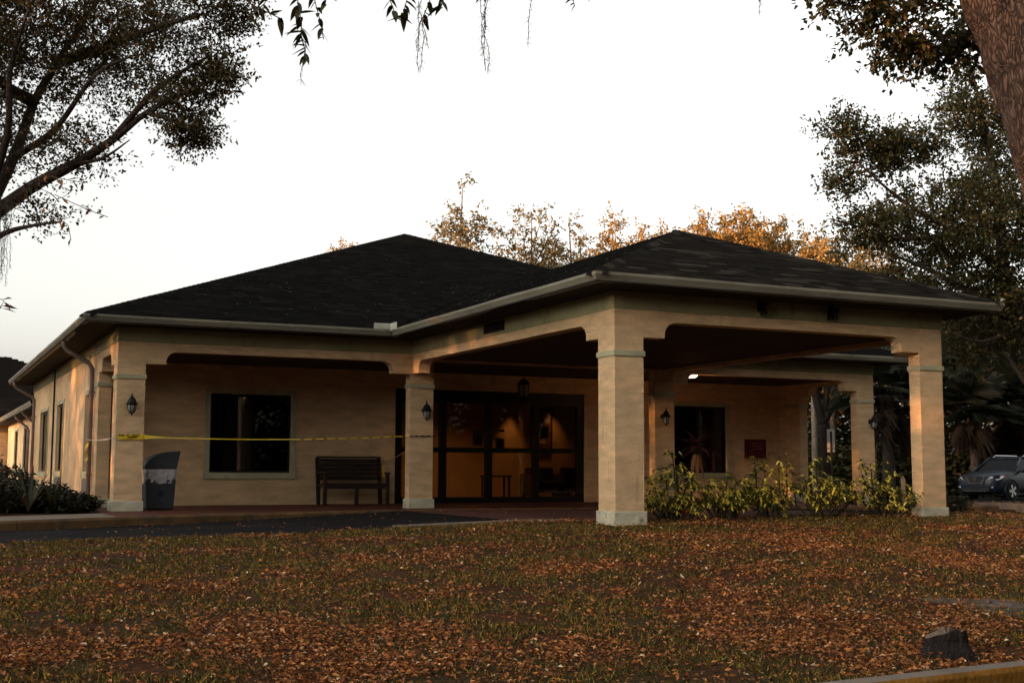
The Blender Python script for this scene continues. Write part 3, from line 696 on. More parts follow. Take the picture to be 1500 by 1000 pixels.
# ------------------------------------------------------------------ barrier tape
TAPE = mat('yellow_tape', (.62,.42,.012), .4, .12, 5., spec=.4); TAPEINK = mat('tape_black_print', (.012,.010,.008), .6); STRING = mat('white_cord', (.55,.5,.44), .6)
tp = empty('barrier_tape', (-5.4, D-.03, 1.27), label='yellow barrier tape with black print stretched between the porch columns', cat='tape')
base = np.array([-5.4, D-.03, 1.27])
pa, pb = np.array([L0+.03, D-.034, 1.28]), np.array([L1-.0, D-.034, 1.285]); pc = np.array([-.03, D-.034, 1.375]); pe = np.array([.47, D-.034, 1.385])
def ribbon(pts, widths, angs, sub=1):
    V = []; Fc = []
    for i, (p, wd_, an) in enumerate(zip(pts, widths, angs)):
        d = np.array([0, math.sin(an), math.cos(an)])*wd_/2
        V += [p-d-base, p+d-base]
    for i in range(len(pts)-1): Fc.append((2*i, 2*i+2, 2*i+3, 2*i+1))
    return V, Fc
n1 = 10; pts = [pa+(pb-pa)*i/n1 for i in range(n1+1)]; V, Fc = ribbon(pts, [.088]*(n1+1), [.12*math.sin(i) for i in range(n1+1)])
MB().add(V, Fc).build('tape', TAPE, tp)
n2 = 90; pts = []; an = []; wd2 = []
for i in range(n2+1):
    f = i/n2; p = pb+(pc-pb)*f; p = p-np.array([0,0,.10*4*f*(1-f)*.55]); pts.append(p); an.append(.25+.25*math.sin(f*14)); wd2.append(.082-.063*min(1, f*14))
V, Fc = ribbon(pts, wd2, an)
t2 = MB().add(V, [f for i, f in enumerate(Fc) if not (i > 48 and i % 4 == 3)]).build('tape', TAPE, tp)
MB().add(V, [f for i, f in enumerate(Fc) if (i > 48 and i % 4 == 3)]).build('tape_print', TAPEINK, tp)
n3 = 8; pts = [pc+(pe-pc)*i/n3 for i in range(n3+1)]; V, Fc = ribbon(pts, [.03]*9, [.5+.8*(i % 2) for i in range(9)])
MB().add(V, Fc).build('tape', TAPEINK, tp)
for a, b, z in ((.06,.11,.028),(.15,.19,.028),(.24,.37,.028),(.18,.33,-.006),(.02,.05,.03)):
    MB().box(L0+.03+a-base[0], L0+.03+b-base[0], -.012, -.009, z+.01-.009, z+.01+.009).build('tape_print', TAPEINK, tp)
MB().tube([(L0-.11, 10.75, 1.30), (L0-.12, 10.68, 1.285), (L0-.06, 9.6, 1.25), (L0-.02, 8.6, 1.255), (L0+.0, 7.9, 1.275), (L0+.03, D-.032, 1.28)], .009, 6).build('cord', STRING, tp)
o_ = LAST[0]; o_.location = tuple(-base)
pts = [np.array([L0-.13, 10.66, 1.28-.05*i]) for i in range(9)]; V, Fc = ribbon(pts, [.05]*9, [0]*9)
V = [np.array(v)+[.035*math.sin(i*.6), (-1)**(i+1)*.02, 0] for i, v in enumerate(V)]
MB().add(V, Fc).build('tape', TAPE, tp)
st = empty('tape_scrap', (.34, 10.35, .58), label='short yellow tape scrap hanging at the end of the bench', cat='tape')
MB().add([(0,0,0),(.035,0,.01),(.04,.01,.14),(.0,.01,.15),(.02,.02,.25),(.05,.02,.24)], [(0,1,2,3),(3,2,5,4)]).build('strip', TAPE, st)
cr_ = MB().tube([onplane(572, 674, 1, 10.99), onplane(600, 657, 1, D+T+.004)], .005, 5).build('cord', mat('grey_cord', (.2,.17,.13), .8)); tag(cr_, 'thin pale cord stretched slantwise behind the taped column', 'cord')

# ------------------------------------------------------------------ sign, stakes, small things
SIGNW = mat('sign_back_white', (.62,.60,.57), .5, .06, 4.); POST = mat('dark_sign_post', (.05,.035,.025), .6, .3, 10.)
sq = onplane(1219, 720, 2, -.05); dq = 30.0
sb = P(1219, 733, dq); 
sgn_ = empty('post_sign', (sb[0], sb[1], -.12), -YAW, label='white sign plate on a dark post seen from behind', cat='sign')
zt_ = lambda py: float(P(1219, py, dq)[2])+.12
MB().box(-.022, .022, -.045, -.01, -.3, zt_(631)).build('post', POST, sgn_)
MB().box(-.028, .028, -.046, -.012, zt_(630)+.001, zt_(632)+.01).build('post', POST, sgn_) if False else None
MB().box(-.09, .09, -.008, 0, zt_(656), zt_(628)).build('sign_plate', SIGNW, sgn_, bevel=.003)
MB().box(-.09, .09, -.008, 0, zt_(662), zt_(657)).build('sign_plate', SIGNW, sgn_, bevel=.003)
sk = P(1323, 712, 19.6); MB().prism([(-.03,-.3),(.03,-.3),(.035,.30),(.0,.36),(-.03,.31)], 1, -.015, .015).build('wooden_stake', mat('pale_stake', (.36,.24,.15), .8, .2, 20.))
o_ = bpy.data.objects['wooden_stake']; o_.location = (sk[0], sk[1], .30); tag(o_, 'short pale wooden stake among the shrubs by the right column', 'stake')
bo = P(1407, 745, 27.5); bm = MB().lathe([(.07,-.3),(.07,.26),(.05,.30),(.02,.31)], n=10).build('low_post', BLACKMETAL); bm.location = (bo[0], bo[1], -.1); tag(bm, 'short black post on the kerb in front of the car', 'post')
bk = onplane(1003, 749, 2, .03); bo = MB().box(-.10, .10, -.05, .05, 0, .055).build('red_brick', mat('orange_red_brick', (.45,.07,.025), .8, .15, 9.), bevel=.008); bo.location = (bk[0], bk[1]-.0, .0); bo.rotation_euler[2] = .15
tag(bo, 'single orange-red brick lying under the variegated shrubs', 'brick')

# ------------------------------------------------------------------ rear wing (second building, lower eave)
RW = tag(empty('rear_wing_building', (0,0,0)), 'lower beige building with dark roof behind the left end of the main building', 'building')
wx, wy0, wy1, wz = -4.95, YREAR+OH+.05, 43.0, 2.75
WRW = [(26.6,27.9,.7,2.2), (29.6,31.0,.7,2.2), (33.2,34.8,.7,2.2), (37.5,39.3,.7,2.2)]
B_keep = B; B = RW
wall(0, wx, wx+.2, wy0, wy1, -.3, 2.55, WRW, STUCCO_SIDE)
B = B_keep
MB().box(wx+.2, 11, wy0, wy0+.2, -.3, 2.55).build('wall', STUCCO, RW)
for y0, y1, z0, z1 in WRW:
    wn = MB(); fw = .05
    for b in ((y0, y1, z0, z0+fw), (y0, y1, z1-fw, z1), (y0, y0+fw, z0+fw, z1-fw), (y1-fw, y1, z0+fw, z1-fw)): wn.box(wx+.05, wx+.1, *b)
    o = wn.build('window', DARKMETAL, RW); MB().box(wx+.068, wx+.078, y0+fw, y1-fw, z0+fw, z1-fw).build('pane', GLASS, o)
    MB().box(wx-.03, wx, y0-.1, y1+.1, z0-.12, z0-.001).build('sill', TRIM, o)
    MB().box(wx-.02, wx, y0-.09, y1+.09, z1, z1+.09).build('surround', TRIM, o)
MB().box(wx-.55, 11, wy0, wy1+.3, 2.55, 2.60).build('soffit', SOFFIT, RW)
g = MB()
V = []; 
for y in (wy0, wy1):
    for d, z in prof: V.append((wx-.56-d if False else wx-.56-d*0+(-d), y, z-.575))
MB().add(V, [(k, (k+1) % len(prof), len(prof)+(k+1) % len(prof), len(prof)+k) for k in range(len(prof))]).build('gutter', GUTTER, RW)
for y in (28.6, 32.0):
    MB().tube([(wx-.5, y, 2.6), (wx-.5, y, 2.5), (wx-.1, y, 2.15), (wx-.06, y, 2.05), (wx-.06, y, .0)], .045, 8).build('downspout', DSP, RW, smooth=True)
rwz = 2.76
APX = P(8, 522, 62.0); hwid = (APX[2]-rwz)/.4
cy0, cy1 = APX[1]-hwid, APX[1]+hwid; cx0, cx1 = APX[0]-hwid, APX[0]+hwid
rr = MB()
rr.add([(wx-.55,wy0,rwz),(wx-.55,cy0+2,rwz),(3.5,cy0+2,rwz+.4*(3.5-wx+.55)),(3.5,wy0,rwz+.4*(3.5-wx+.55))], [(0,1,2,3)])
rr.add([(cx0,cy0,rwz-.03),(cx1,cy0,rwz-.03),(cx1,cy1,rwz-.03),(cx0,cy1,rwz-.03),tuple(APX)], [(0,1,4),(1,2,4),(2,3,4),(3,0,4),(0,3,2,1)])
rroof = rr.build('roof', ROOFDECK, RW)
mb = MB()
r_ = random.Random(5); s = 0.0
while s < hwid-.2:                               # courses of the slope that faces the drive
    u = cx0+s
    while u < cx1-s:
        b = min(u+.6, cx1-s); q = r_.random(); h = .01+.012*q
        f = lambda uu, ss, dz: (uu, cy0+ss, rwz-.03+.4*ss+dz)
        mb.add([f(u,s,-.01), f(b-.01,s,-.01), f(u,s,h), f(b-.01,s,h), f(u,s+.32,.003), f(b-.01,s+.32,.003)], SF); u = b+1e-4
    s += .26
o = mb.build('shingle_courses', SHINGLE, rroof); o['kind'] = 'stuff'
wall_m = MB().box(cx0+.6, cx1-.6, cy0+.6, cy0+.8, -.3, 2.7).box(cx0+.6, cx0+.8, cy0+.8, cy1-.6, -.3, 2.7).build('wall', STUCCO, RW)

# ------------------------------------------------------------------ foliage helpers
def leaf_mesh(C, L, Wd, dirs=None, droop=.0, fold=.18, tilt=1.0, rng=RNG):
    n = len(C); L = np.broadcast_to(L, n); Wd = np.broadcast_to(Wd, n)
    if dirs is None:
        a = rng.random(n)*2*np.pi; z = rng.normal(0, .45, n)*tilt-droop; dirs = np.stack([np.cos(a), np.sin(a), z], -1)
    dirs = dirs/np.linalg.norm(dirs, axis=1, keepdims=True)
    ref = rng.normal(size=(n, 3))*.6*tilt+[0,0,1]
    side = np.cross(dirs, ref); side /= np.linalg.norm(side, axis=1, keepdims=True)+1e-9
    nrm = np.cross(side, dirs)
    mid = C+dirs*(L*.5)[:, None]
    lf = mid+side*(Wd*.5)[:, None]+nrm*(Wd*fold)[:, None]; rt = mid-side*(Wd*.5)[:, None]+nrm*(Wd*fold)[:, None]
    tip = C+dirs*L[:, None]-nrm*(L*.08)[:, None]
    V = np.stack([C, rt, tip, lf], 1).reshape(-1, 3)
    b = (np.arange(n)*4)[:, None]
    Fc = np.concatenate([b+[0,1,2], b+[0,2,3]], 1).reshape(-1, 3)
    return V, Fc

def long_leaf(mb, o, d, L, W, droop, n=4):
    d = np.array(d, float); d /= np.linalg.norm(d); s = np.cross(d, [0,0,1]); s /= np.linalg.norm(s)+1e-9; V = []
    for i in range(n+1):
        f = i/n; p = o+d*L*f-np.array([0,0,droop*L*f*f]); wv = W*math.sin(math.pi*(.12+.88*f)**.8)*.5 if f < 1 else 0
        u = np.array([0,0,wv*.35]); V += [p-s*wv+u, p, p+s*wv+u]
    Fc = []
    for i in range(n):
        a = 3*i; Fc += [(a,a+1,a+4,a+3),(a+1,a+2,a+5,a+4)]
    mb.add(V, Fc)
def grow_tree(name, base, limbs, blobs, ncl, leaf, lpc, crad, barkm, leafm, label, group=None, flat=.7, gap=.0, gscale=.6, twig=.03, seed=1, sides=8, centres=None):
    rng = np.random.default_rng(seed); base = np.array(base, float)
    root = empty(name, base, label=label, cat='tree', group=group)
    tb_ = MB(); nodes = []
    for pts, rad in limbs:
        P_ = [np.array(p, float) for p in pts]; pp = []; rr_ = []
        for i in range(len(P_)-1):                # catmull-rom
            p0, p1, p2, p3 = P_[max(i-1,0)], P_[i], P_[i+1], P_[min(i+2,len(P_)-1)]
            for f in np.linspace(0, 1, 6)[:-1]:
                pp.append(.5*((2*p1)+(-p0+p2)*f+(2*p0-5*p1+4*p2-p3)*f*f+(-p0+3*p1-3*p2+p3)*f**3)); rr_.append(rad[i]+(rad[i+1]-rad[i])*f)
        pp.append(P_[-1]); rr_.append(rad[-1])
        tb_.tube([p-base for p in pp], rr_, sides)
        nodes += [(p, r) for p, r in zip(pp, rr_) if r < .22]
    N = np.array([p for p, r in nodes]); NR = np.array([min(.5*r, twig) for p, r in nodes])
    w_ = np.array([b[2] for b in blobs], float); w_ /= max(w_.sum(), 1e-9); C = []
    k = 0
    while centres is None and len(C) < ncl and k < ncl*30:
        k += 1; b = blobs[rng.choice(len(blobs), p=w_)]
        v = rng.normal(size=3); v /= np.linalg.norm(v); v *= rng.random()**.45
        c = np.array(b[0])+v*np.array(b[1])
        if gap:
            g_ = float(vnoise(c[0]*gscale+c[2]*.7*gscale+31, c[1]*gscale+c[2]*.9*gscale+57))
            if g_ < gap: continue
        C.append(c)
    C = np.array(C) if centres is None else np.array(centres)
    d = np.min(np.linalg.norm(C[:, None]-N[None], axis=2), axis=1); C = C[np.argsort(d)]
    Nl = np.zeros((len(N)+len(C)*3, 3)); Nl[:len(N)] = N; Rl = np.zeros(len(Nl)); Rl[:len(N)] = NR; cnt = len(N)
    tw = MB(); DIR = []
    for c in C:
        dd = np.linalg.norm(Nl[:cnt]-c, axis=1); j = int(np.argmin(dd)); a = Nl[j].copy(); r0 = max(.006, min(Rl[j], twig)*.85); L_ = dd[j]; DIR.append((c-a)/(L_+1e-6))
        m1 = a+(c-a)*.33+rng.normal(size=3)*L_*.07+[0,0,L_*.05]; m2 = a+(c-a)*.68+rng.normal(size=3)*L_*.06+[0,0,L_*.04]
        tw.tube([a-base, m1-base, m2-base, c-base], [r0, r0*.8, r0*.6, r0*.4], 4, cap=False)
        for p, f in ((m1,.8),(m2,.65),(c,.5)): Nl[cnt] = p; Rl[cnt] = max(r0*f, .006); cnt += 1
    tr = tb_.build('trunk', barkm, root, smooth=True); br = tw.build('branches', barkm, root); br['kind'] = 'stuff'
    n = len(C)*lpc; idx = np.repeat(np.arange(len(C)), lpc)
    nsp = 3                                      # every twig end splits into three leafy sprays
    dv = np.array(DIR)[:, None, :]*.9+rng.normal(size=(len(C), nsp, 3))*np.array([.75,.75,.5]); dv[..., 2] -= .12; dv /= np.linalg.norm(dv, axis=2, keepdims=True)
    sp = rng.integers(0, nsp, n); dvi = dv[idx, sp]; t_ = rng.random(n)
    off = dvi*(t_*crad*3.0-crad*.7)[:, None]+rng.normal(size=(n, 3))*crad*np.array([.34,.34,.34*flat])*(1.1-.5*t_)[:, None]; ctr = C[idx]+off-base
    sz = leaf[0]*(.65+.6*rng.random(n))
    ld = dvi*.7+rng.normal(size=(n, 3))*.75
    V, Fc = leaf_mesh(ctr, sz, sz*leaf[1], ld, rng=rng)
    cr = mesh_np('crown', V, Fc, leafm, root)
    return root

BARK = mat('oak_bark', (.050,.034,.024), .95, .4, 9., 1., 22., (3,3,.8), bdist=.04)
DARKBARK = mat('dark_bark', (.016,.011,.008), .95, .4, 9., .8, 18., (3,3,.8), bdist=.04)  # one even, darker bark for the forked tree
BARKFAR = mat('grey_bark', (.11,.085,.062), .95, .3, 6.)
OAKLEAF = mat_island('oak_leaves', [(.022,.021,.007),(.046,.038,.012),(.080,.054,.016),(.15,.072,.02)], .6, .25, .25, pos=[0,.45,.8,1])
OAKLEAF2 = mat_island('oak_leaves_right', [(.020,.024,.008),(.042,.043,.012),(.075,.058,.016),(.15,.078,.02)], .55, .3, .3, pos=[0,.45,.8,1])
SUNLITLEAF = mat_island('sunlit_orange_leaves', [(.15,.10,.036),(.29,.17,.05),(.38,.21,.06),(.22,.16,.05)], .7, .35, .2)  # orange of the low sun is put into the leaf colour
OLIVELEAF = mat_island('olive_leaves', [(.09,.078,.034),(.16,.12,.048),(.21,.14,.052),(.12,.10,.042)], .7, .35, .2)
DARKLEAF = mat_island('dark_leaves', [(.012,.016,.006),(.026,.030,.010),(.045,.042,.014),(.06,.04,.014)], .7, .2, .2)  # dark green and brown leaf tones

# ------------------------------------------------------------------ big oak on the left
dL = 15.5
b0 = P(-210, 900, 13.2); b0[2] = float(Hland(b0[0], b0[1]))-.05
def pl(px, py, d=dL): return P(px, py, d)
limbsL = [([b0, pl(-165,640,14.0), pl(-100,450,14.9), pl(-30,330)], [.26,.21,.17,.12]),
 ([pl(-30,330), pl(45,275,15.3), pl(110,240,15.0), pl(165,205,14.8), pl(215,165,14.7), pl(275,135,14.6), pl(320,140,14.6)], [.095,.075,.06,.045,.033,.022,.008]),
 ([pl(-30,330), pl(20,230,15.8), pl(50,150,16), pl(85,90,16.2), pl(130,20,16.4), pl(190,-60,16.5)], [.09,.07,.055,.042,.03,.015]),
 ([pl(-95,450), pl(-110,250,16), pl(-120,60,16.5), pl(-100,-150,17)], [.15,.12,.09,.04]),
 ([pl(110,240,15.0), pl(150,232,14.6), pl(190,205,14.3)], [.028,.018,.006]),
 ([pl(50,150,16), pl(0,120,15.5), pl(-60,60,15)], [.09,.06,.03]),
 ([pl(85,90,16.2), pl(150,70,15.6), pl(230,40,15.2), pl(300,20,15)], [.09,.06,.04,.015]),
 ([pl(-60,390), pl(0,345,15), pl(50,330,14.6), pl(90,325,14.4)], [.05,.035,.02,.010]),
 ([pl(20,230,15.8), pl(80,190,15.2), pl(140,110,14.9), pl(200,80,14.8)], [.05,.036,.025,.010]), ([pl(-30,330), pl(10,200,14.8), pl(15,100,14.5), pl(40,20,14.3)], [.055,.042,.03,.012]), ([pl(-10,300), pl(-40,180,15), pl(-30,80,14.6), pl(0,10,14.4)], [.05,.04,.03,.012]), ([pl(215,165,14.7), pl(260,180,14.5), pl(290,205,14.4)], [.03,.02,.008]), ([pl(165,205,14.8), pl(230,130,14.6), pl(310,80,14.5)], [.045,.03,.010])]
blobsL = [(pl(90,30), (1.5,1.5,.8), 4.6), (pl(235,40,15), (1.0,1.2,.66), 3.0), (pl(-20,60), (1.3,1.6,1.0), 4.0), (pl(290,110,14.7), (.42,.7,.42), .9), (pl(280,195,14.7), (.38,.5,.18), .6), (pl(325,110,14.6), (.22,.4,.35), .4), (pl(325,15,14.8), (.42,.6,.28), .8),
 (pl(170,120,15.2), (.95,1.0,.40), 1.3), (pl(-20,190,15.6), (.7,1.2,.7), 1.0), (pl(60,300,14.8), (.55,.8,.18), .55), (pl(0,310,14.6), (.4,.8,.28), .5), (pl(110,215,15), (.6,.8,.25), .45), (pl(20,-120,16), (1.6,1.6,.8), 1.0), (pl(-150,-50,16), (1.2,1.6,1.2), .8), (pl(240,150,14.7),(.6,.6,.25),.6)]
oakL = grow_tree('oak_tree', b0, limbsL, blobsL, 1700, (.050,.56), 34, .115, BARK, OAKLEAF, 'large oak with dark spreading limbs at the left end of the drive', gap=.36, gscale=1.5, twig=.014, seed=4, sides=10)

# ------------------------------------------------------------------ leaning oak trunk on the right, near, limbs overhead
dR = 9.0
tb0 = P(1668, 940, 10.2); tb0[2] = float(Hland(tb0[0], tb0[1]))-.08
pr = lambda px, py, d=dR: P(px, py, d)
def bark_trunk(pts, rad, base, nseg=150, ns=84):
    P_ = [np.array(p, float) for p in pts]; pp = []; rr_ = []
    for i in range(len(P_)-1):
        p0, p1, p2, p3 = P_[max(i-1,0)], P_[i], P_[i+1], P_[min(i+2,len(P_)-1)]
        for f in np.linspace(0, 1, nseg//(len(P_)-1)+1)[:-1]:
            pp.append(.5*((2*p1)+(-p0+p2)*f+(2*p0-5*p1+4*p2-p3)*f*f+(-p0+3*p1-3*p2+p3)*f**3)); rr_.append(rad[i]+(rad[i+1]-rad[i])*f)
    pp = np.array(pp); rr_ = np.array(rr_); t = np.gradient(pp, axis=0); t /= np.linalg.norm(t, axis=1, keepdims=True)
    a = np.cross(t, [0,1,.2]); a /= np.linalg.norm(a, axis=1, keepdims=True); b = np.cross(t, a)
    arc = np.concatenate([[0], np.cumsum(np.linalg.norm(np.diff(pp, axis=0), axis=1))])
    th = np.linspace(0, 2*np.pi, ns, endpoint=False); TH, AR = np.meshgrid(th, arc)
    cu = np.cos(TH)*3; su = np.sin(TH)*3
    pl1 = np.abs(vnoise(TH/(2*np.pi)*26+.5*vnoise(AR*5, TH*2), AR*4.5)-.5)*2
    pl2 = vnoise(TH/(2*np.pi)*50, AR*16)
    lump = vnoise(cu+10, AR*1.3+su)-.5
    Rr = rr_[:, None]*(1+.10*lump)+.030*np.clip(pl1*1.8, 0, 1)+.010*pl2
    V = pp[:, None]+Rr[..., None]*(np.cos(TH)[..., None]*a[:, None]+np.sin(TH)[..., None]*b[:, None])-base
    m_, n_ = TH.shape; I_ = np.arange(m_*n_).reshape(m_, n_); J = np.roll(I_, -1, 1)
    return V, np.stack([I_[:-1], J[:-1], J[1:], I_[1:]], -1).reshape(-1, 4)
limbsR = [([pr(1420,-150), pr(1300,-110,8.6), pr(1100,-70,8.2), pr(860,-75,7.9), pr(640,-70,7.6), pr(420,-60,7.4), pr(330,-25,7.3)], [.10,.08,.06,.05,.04,.028,.012]),
 ([pr(1440,-70), pr(1380,-20,9.3), pr(1320,20,9.6), pr(1280,40,9.8)], [.05,.035,.02,.008]),
 ([pr(1420,-150), pr(1500,-260,9.6), pr(1600,-400,10)], [.16,.11,.05]),
 ([pr(1420,-150), pr(1330,-260,9.6), pr(1200,-420,10)], [.15,.10,.05])]
blobsR = [(pr(1300,25,9.5), (.34,.5,.17), 1.0), (pr(1395,60,9.9), (.22,.4,.22), .7), (pr(1340,75,9.7), (.28,.4,.14), .55), (pr(1250,-10,9.3), (.2,.4,.12), .3), (pr(1480,-250,10), (1.4,1.6,.7), 2.0), (pr(1250,-260,10), (1.2,1.4,.6), 1.2)]
TREE_R = grow_tree('oak_tree', tb0, limbsR, blobsR, 330, (.055,.58), 36, .095, BARK, OAKLEAF2, 'leaning oak with rugged bark standing near the stump, limbs overhead', gap=.2, gscale=1.6, twig=.012, seed=9, sides=7)
REDBARK = mat('rugged_bark', (.105,.062,.042), .95, .3, 14., bump=0)
def crack(m):                                    # plates and deep cracks running along the trunk
    n = m.node_tree.nodes; L = m.node_tree.links; p = n['Principled BSDF']; tc = n.new('ShaderNodeTexCoord'); mp = n.new('ShaderNodeMapping'); mp.inputs['Scale'].default_value = (1,1,.24); mp.inputs['Rotation'].default_value = (0,.25,0)
    nz = n.new('ShaderNodeTexNoise'); nz.inputs['Scale'].default_value = 9; mx = n.new('ShaderNodeMix'); mx.data_type = 'VECTOR'; mx.inputs['Factor'].default_value = .15
    L.new(tc.outputs['Object'], mp.inputs[0]); L.new(mp.outputs[0], nz.inputs['Vector']); L.new(mp.outputs[0], mx.inputs['A']); L.new(nz.outputs['Color'], mx.inputs['B'])
    v = n.new('ShaderNodeTexVoronoi'); v.feature = 'DISTANCE_TO_EDGE'; v.inputs['Scale'].default_value = 36; L.new(mx.outputs['Result'], v.inputs['Vector'])
    r = n.new('ShaderNodeValToRGB'); r.color_ramp.elements[0].color = (.25,.22,.2,1); r.color_ramp.elements[1].position = .22; L.new(v.outputs[0], r.inputs[0])
    src = p.inputs['Base Color'].links[0].from_socket; mu = n.new('ShaderNodeMix'); mu.data_type = 'RGBA'; mu.blend_type = 'MULTIPLY'; mu.inputs['Factor'].default_value = 1
    L.new(src, mu.inputs['A']); L.new(r.outputs[0], mu.inputs['B']); L.new(mu.outputs['Result'], p.inputs['Base Color'])
    n2 = n.new('ShaderNodeTexNoise'); n2.inputs['Scale'].default_value = 70; L.new(mp.outputs[0], n2.inputs['Vector']); ad = n.new('ShaderNodeMath'); ad.operation = 'MULTIPLY_ADD'; ad.inputs[1].default_value = .25; L.new(n2.outputs[0], ad.inputs[0]); L.new(r.outputs[0], ad.inputs[2])
    b = n.new('ShaderNodeBump'); b.inputs['Strength'].default_value = .8; b.inputs['Distance'].default_value = .014; L.new(ad.outputs[0], b.inputs['Height']); L.new(b.outputs[0], p.inputs['Normal'])
crack(REDBARK)
for ch in list(TREE_R.children):
    if ch.name.startswith('trunk'): ch.name = 'limbs'
V, Fc = bark_trunk([tb0, pr(1660,800,10.0), pr(1638,600,9.6), pr(1598,400,9.2), pr(1548,230), pr(1510,110), pr(1468,0), pr(1440,-80), pr(1405,-190)], [.36,.30,.28,.265,.25,.245,.245,.22,.19], tb0)
o_ = mesh_np('trunk', V, Fc, REDBARK, TREE_R)
# hanging leaf sprays of that limb (bigger leaves near the camera)
BIGLEAF = mat_island('laurel_leaves', [(.012,.014,.006),(.028,.030,.010),(.045,.036,.014),(.06,.03,.014)], .45, .2, .4)
def spray(pts, nleaf, d, seed, L=.085):
    rg = np.random.default_rng(seed); pts = [P(x, y, d) for x, y in pts]; mb = MB()
    mb.tube([p-tb0 for p in pts], [.006]+[.003]*(len(pts)-1), 5)
    C = []; Dd = []
    for i in range(nleaf):
        f = (i+.5)/nleaf*(len(pts)-1); k = int(f); p = pts[k]+(pts[k+1]-pts[k])*(f-k)
        a = rg.random()*6.28; C.append(p-tb0); Dd.append((math.cos(a)*.8, math.sin(a)*.8, rg.uniform(-1.3, .15)))
    lm = MB()
    for c, d_ in zip(C, Dd):
        l = L*rg.uniform(.75,1.25); long_leaf(lm, c, d_, l, l*.40, rg.uniform(-.1,.3), 5)
    mb.build('twig', BARK, TREE_R); lm.build('leaf_spray', BIGLEAF, TREE_R)
for pts, nl, d, L in [([(340,-30),(365,5),(395,20),(412,28)],12,7.3,.085), ([(430,-40),(436,0),(442,35),(440,55)],20,7.3,.085), ([(440,50),(446,70),(448,88)],10,7.3,.08), ([(455,-30),(462,5),(470,35),(474,58)],11,7.4,.075),
                   ([(395,-30),(388,5),(372,20),(360,32)],9,7.2,.08), ([(480,-30),(476,10)],7,7.4,.08), ([(560,-40),(568,-8),(578,18),(586,30)],10,7.6,.085), ([(600,-40),(596,0),(590,22)],8,7.6,.085), ([(640,-40),(632,-5),(622,20),(620,30)],10,7.6,.075), ([(655,-40),(648,0),(644,16)],8,7.6,.08),
                   ([(690,-40),(700,-12),(712,4)],5,7.7,.06), ([(830,-40),(838,-5),(842,10)],9,7.9,.05), ([(860,-40),(856,-2)],6,7.9,.05), ([(760,-40),(766,-4)],4,7.9,.05), ([(940,-40),(946,-14)],5,8,.05)]:
    spray(pts, nl, d, int(pts[0][0])+nl, L)
# small drifting leaves of the left oak (near, loose twig ends)
def spray_on(tree, base, pts, nleaf, d, seed, L, m_):
    rg = np.random.default_rng(seed); pts = [P(x, y, d) for x, y in pts]; mb = MB(); mb.tube([p-base for p in pts], .003, 4); C = []; Dd = []
    for i in range(nleaf):
        f = (i+.5)/nleaf*(len(pts)-1); k = int(f); p = pts[k]+(pts[k+1]-pts[k])*(f-k); a = rg.random()*6.28; C.append(p-base); Dd.append((math.cos(a)*.7, math.sin(a)*.7, rg.uniform(-1.4, .2)))
    V, Fc = leaf_mesh(np.array(C), L*(.6+.6*rg.random(nleaf)), L*.38*np.ones(nleaf), np.array(Dd), fold=.1, rng=rg); mb.build('twig', BARK, tree); mesh_np('leaf_spray', V, Fc, m_, tree)
for pts, nl, L in [([(40,250),(90,262),(125,268)],9,.09), ([(110,205),(150,208),(182,204)],8,.08), ([(60,300),(100,330),(104,352)],8,.08), ([(-20,430),(6,440),(0,452)],8,.10), ([(-20,392),(0,400)],4,.06), ([(80,285),(130,308),(158,318)],5,.07)]:
    spray_on(oakL, b0, pts, nl, 9.5, int(pts[1][0])+3, L, mat_island('brown_leaves', [(.03,.022,.010),(.09,.04,.014),(.05,.035,.014)], .6, .25) if 'brown_leaves' not in bpy.data.materials else bpy.data.materials['brown_leaves'])

# ------------------------------------------------------------------ spanish moss
MOSS = mat_island('grey_moss', [(.055,.055,.046),(.10,.098,.082),(.075,.07,.056)], .95, .3, .05)
def moss(px, y0, y1, d, nth, spread, label, seed):
    rg = np.random.default_rng(seed); top_ = P(px, y0, d); L_ = (y1-y0)/F_PX*d
    root = empty('spanish_moss', top_, label=label, cat='moss', group='strands of hanging moss')
    mb = MB()
    for i in range(nth):
        l = L_*(rg.uniform(.35, 1) if i else 1.); k = max(4, int(l/.035)); p = np.array([rg.normal()*spread*.5, rg.normal()*spread*.5, rg.uniform(-.3,0)*L_*(i > 0)]); pts = [p]
        for j in range(k): p = p+np.array([rg.normal()*.006, rg.normal()*.006, -l/k]); p[:2] *= .985; pts.append(p)
        mb.tube(pts, [.0026]*(k)+[.001], 3, cap=False)
        for q in pts[1:-1]:
            for _ in range(3):
                a = rg.random()*6.28; h = q+np.array([math.cos(a)*rg.uniform(.01,.03), math.sin(a)*rg.uniform(.01,.03), -rg.uniform(.0,.04)]); mb.tube([q, (q+h)/2+[0,0,.005], h], .0012, 3, cap=False)
    mb.build('strands', MOSS, root)
    return root
for a in [(617, -15, 112, 7.6, 4, .035, 'short ragged moss strand below the leaf cluster over the main roof peak'), (711, -25, 112, 7.7, 4, .015, 'long straight moss strand hanging over the ridge of the main roof'),
          (778, -25, 75, 8.2, 1, .008, 'thin faint moss thread hanging beside the long straight strand'), (1110, -20, 26, 8.2, 2, .01, 'short moss thread hanging above the portico roof peak'), (1238, -15, 75, 9.3, 3, .02, 'moss strand hanging from the leaning oak over the portico'),
          (447, 60, 128, 7.3, 1, .012, 'faint moss thread under the hanging spray of large leaves')]:
    moss(*a, seed=int(a[0]))
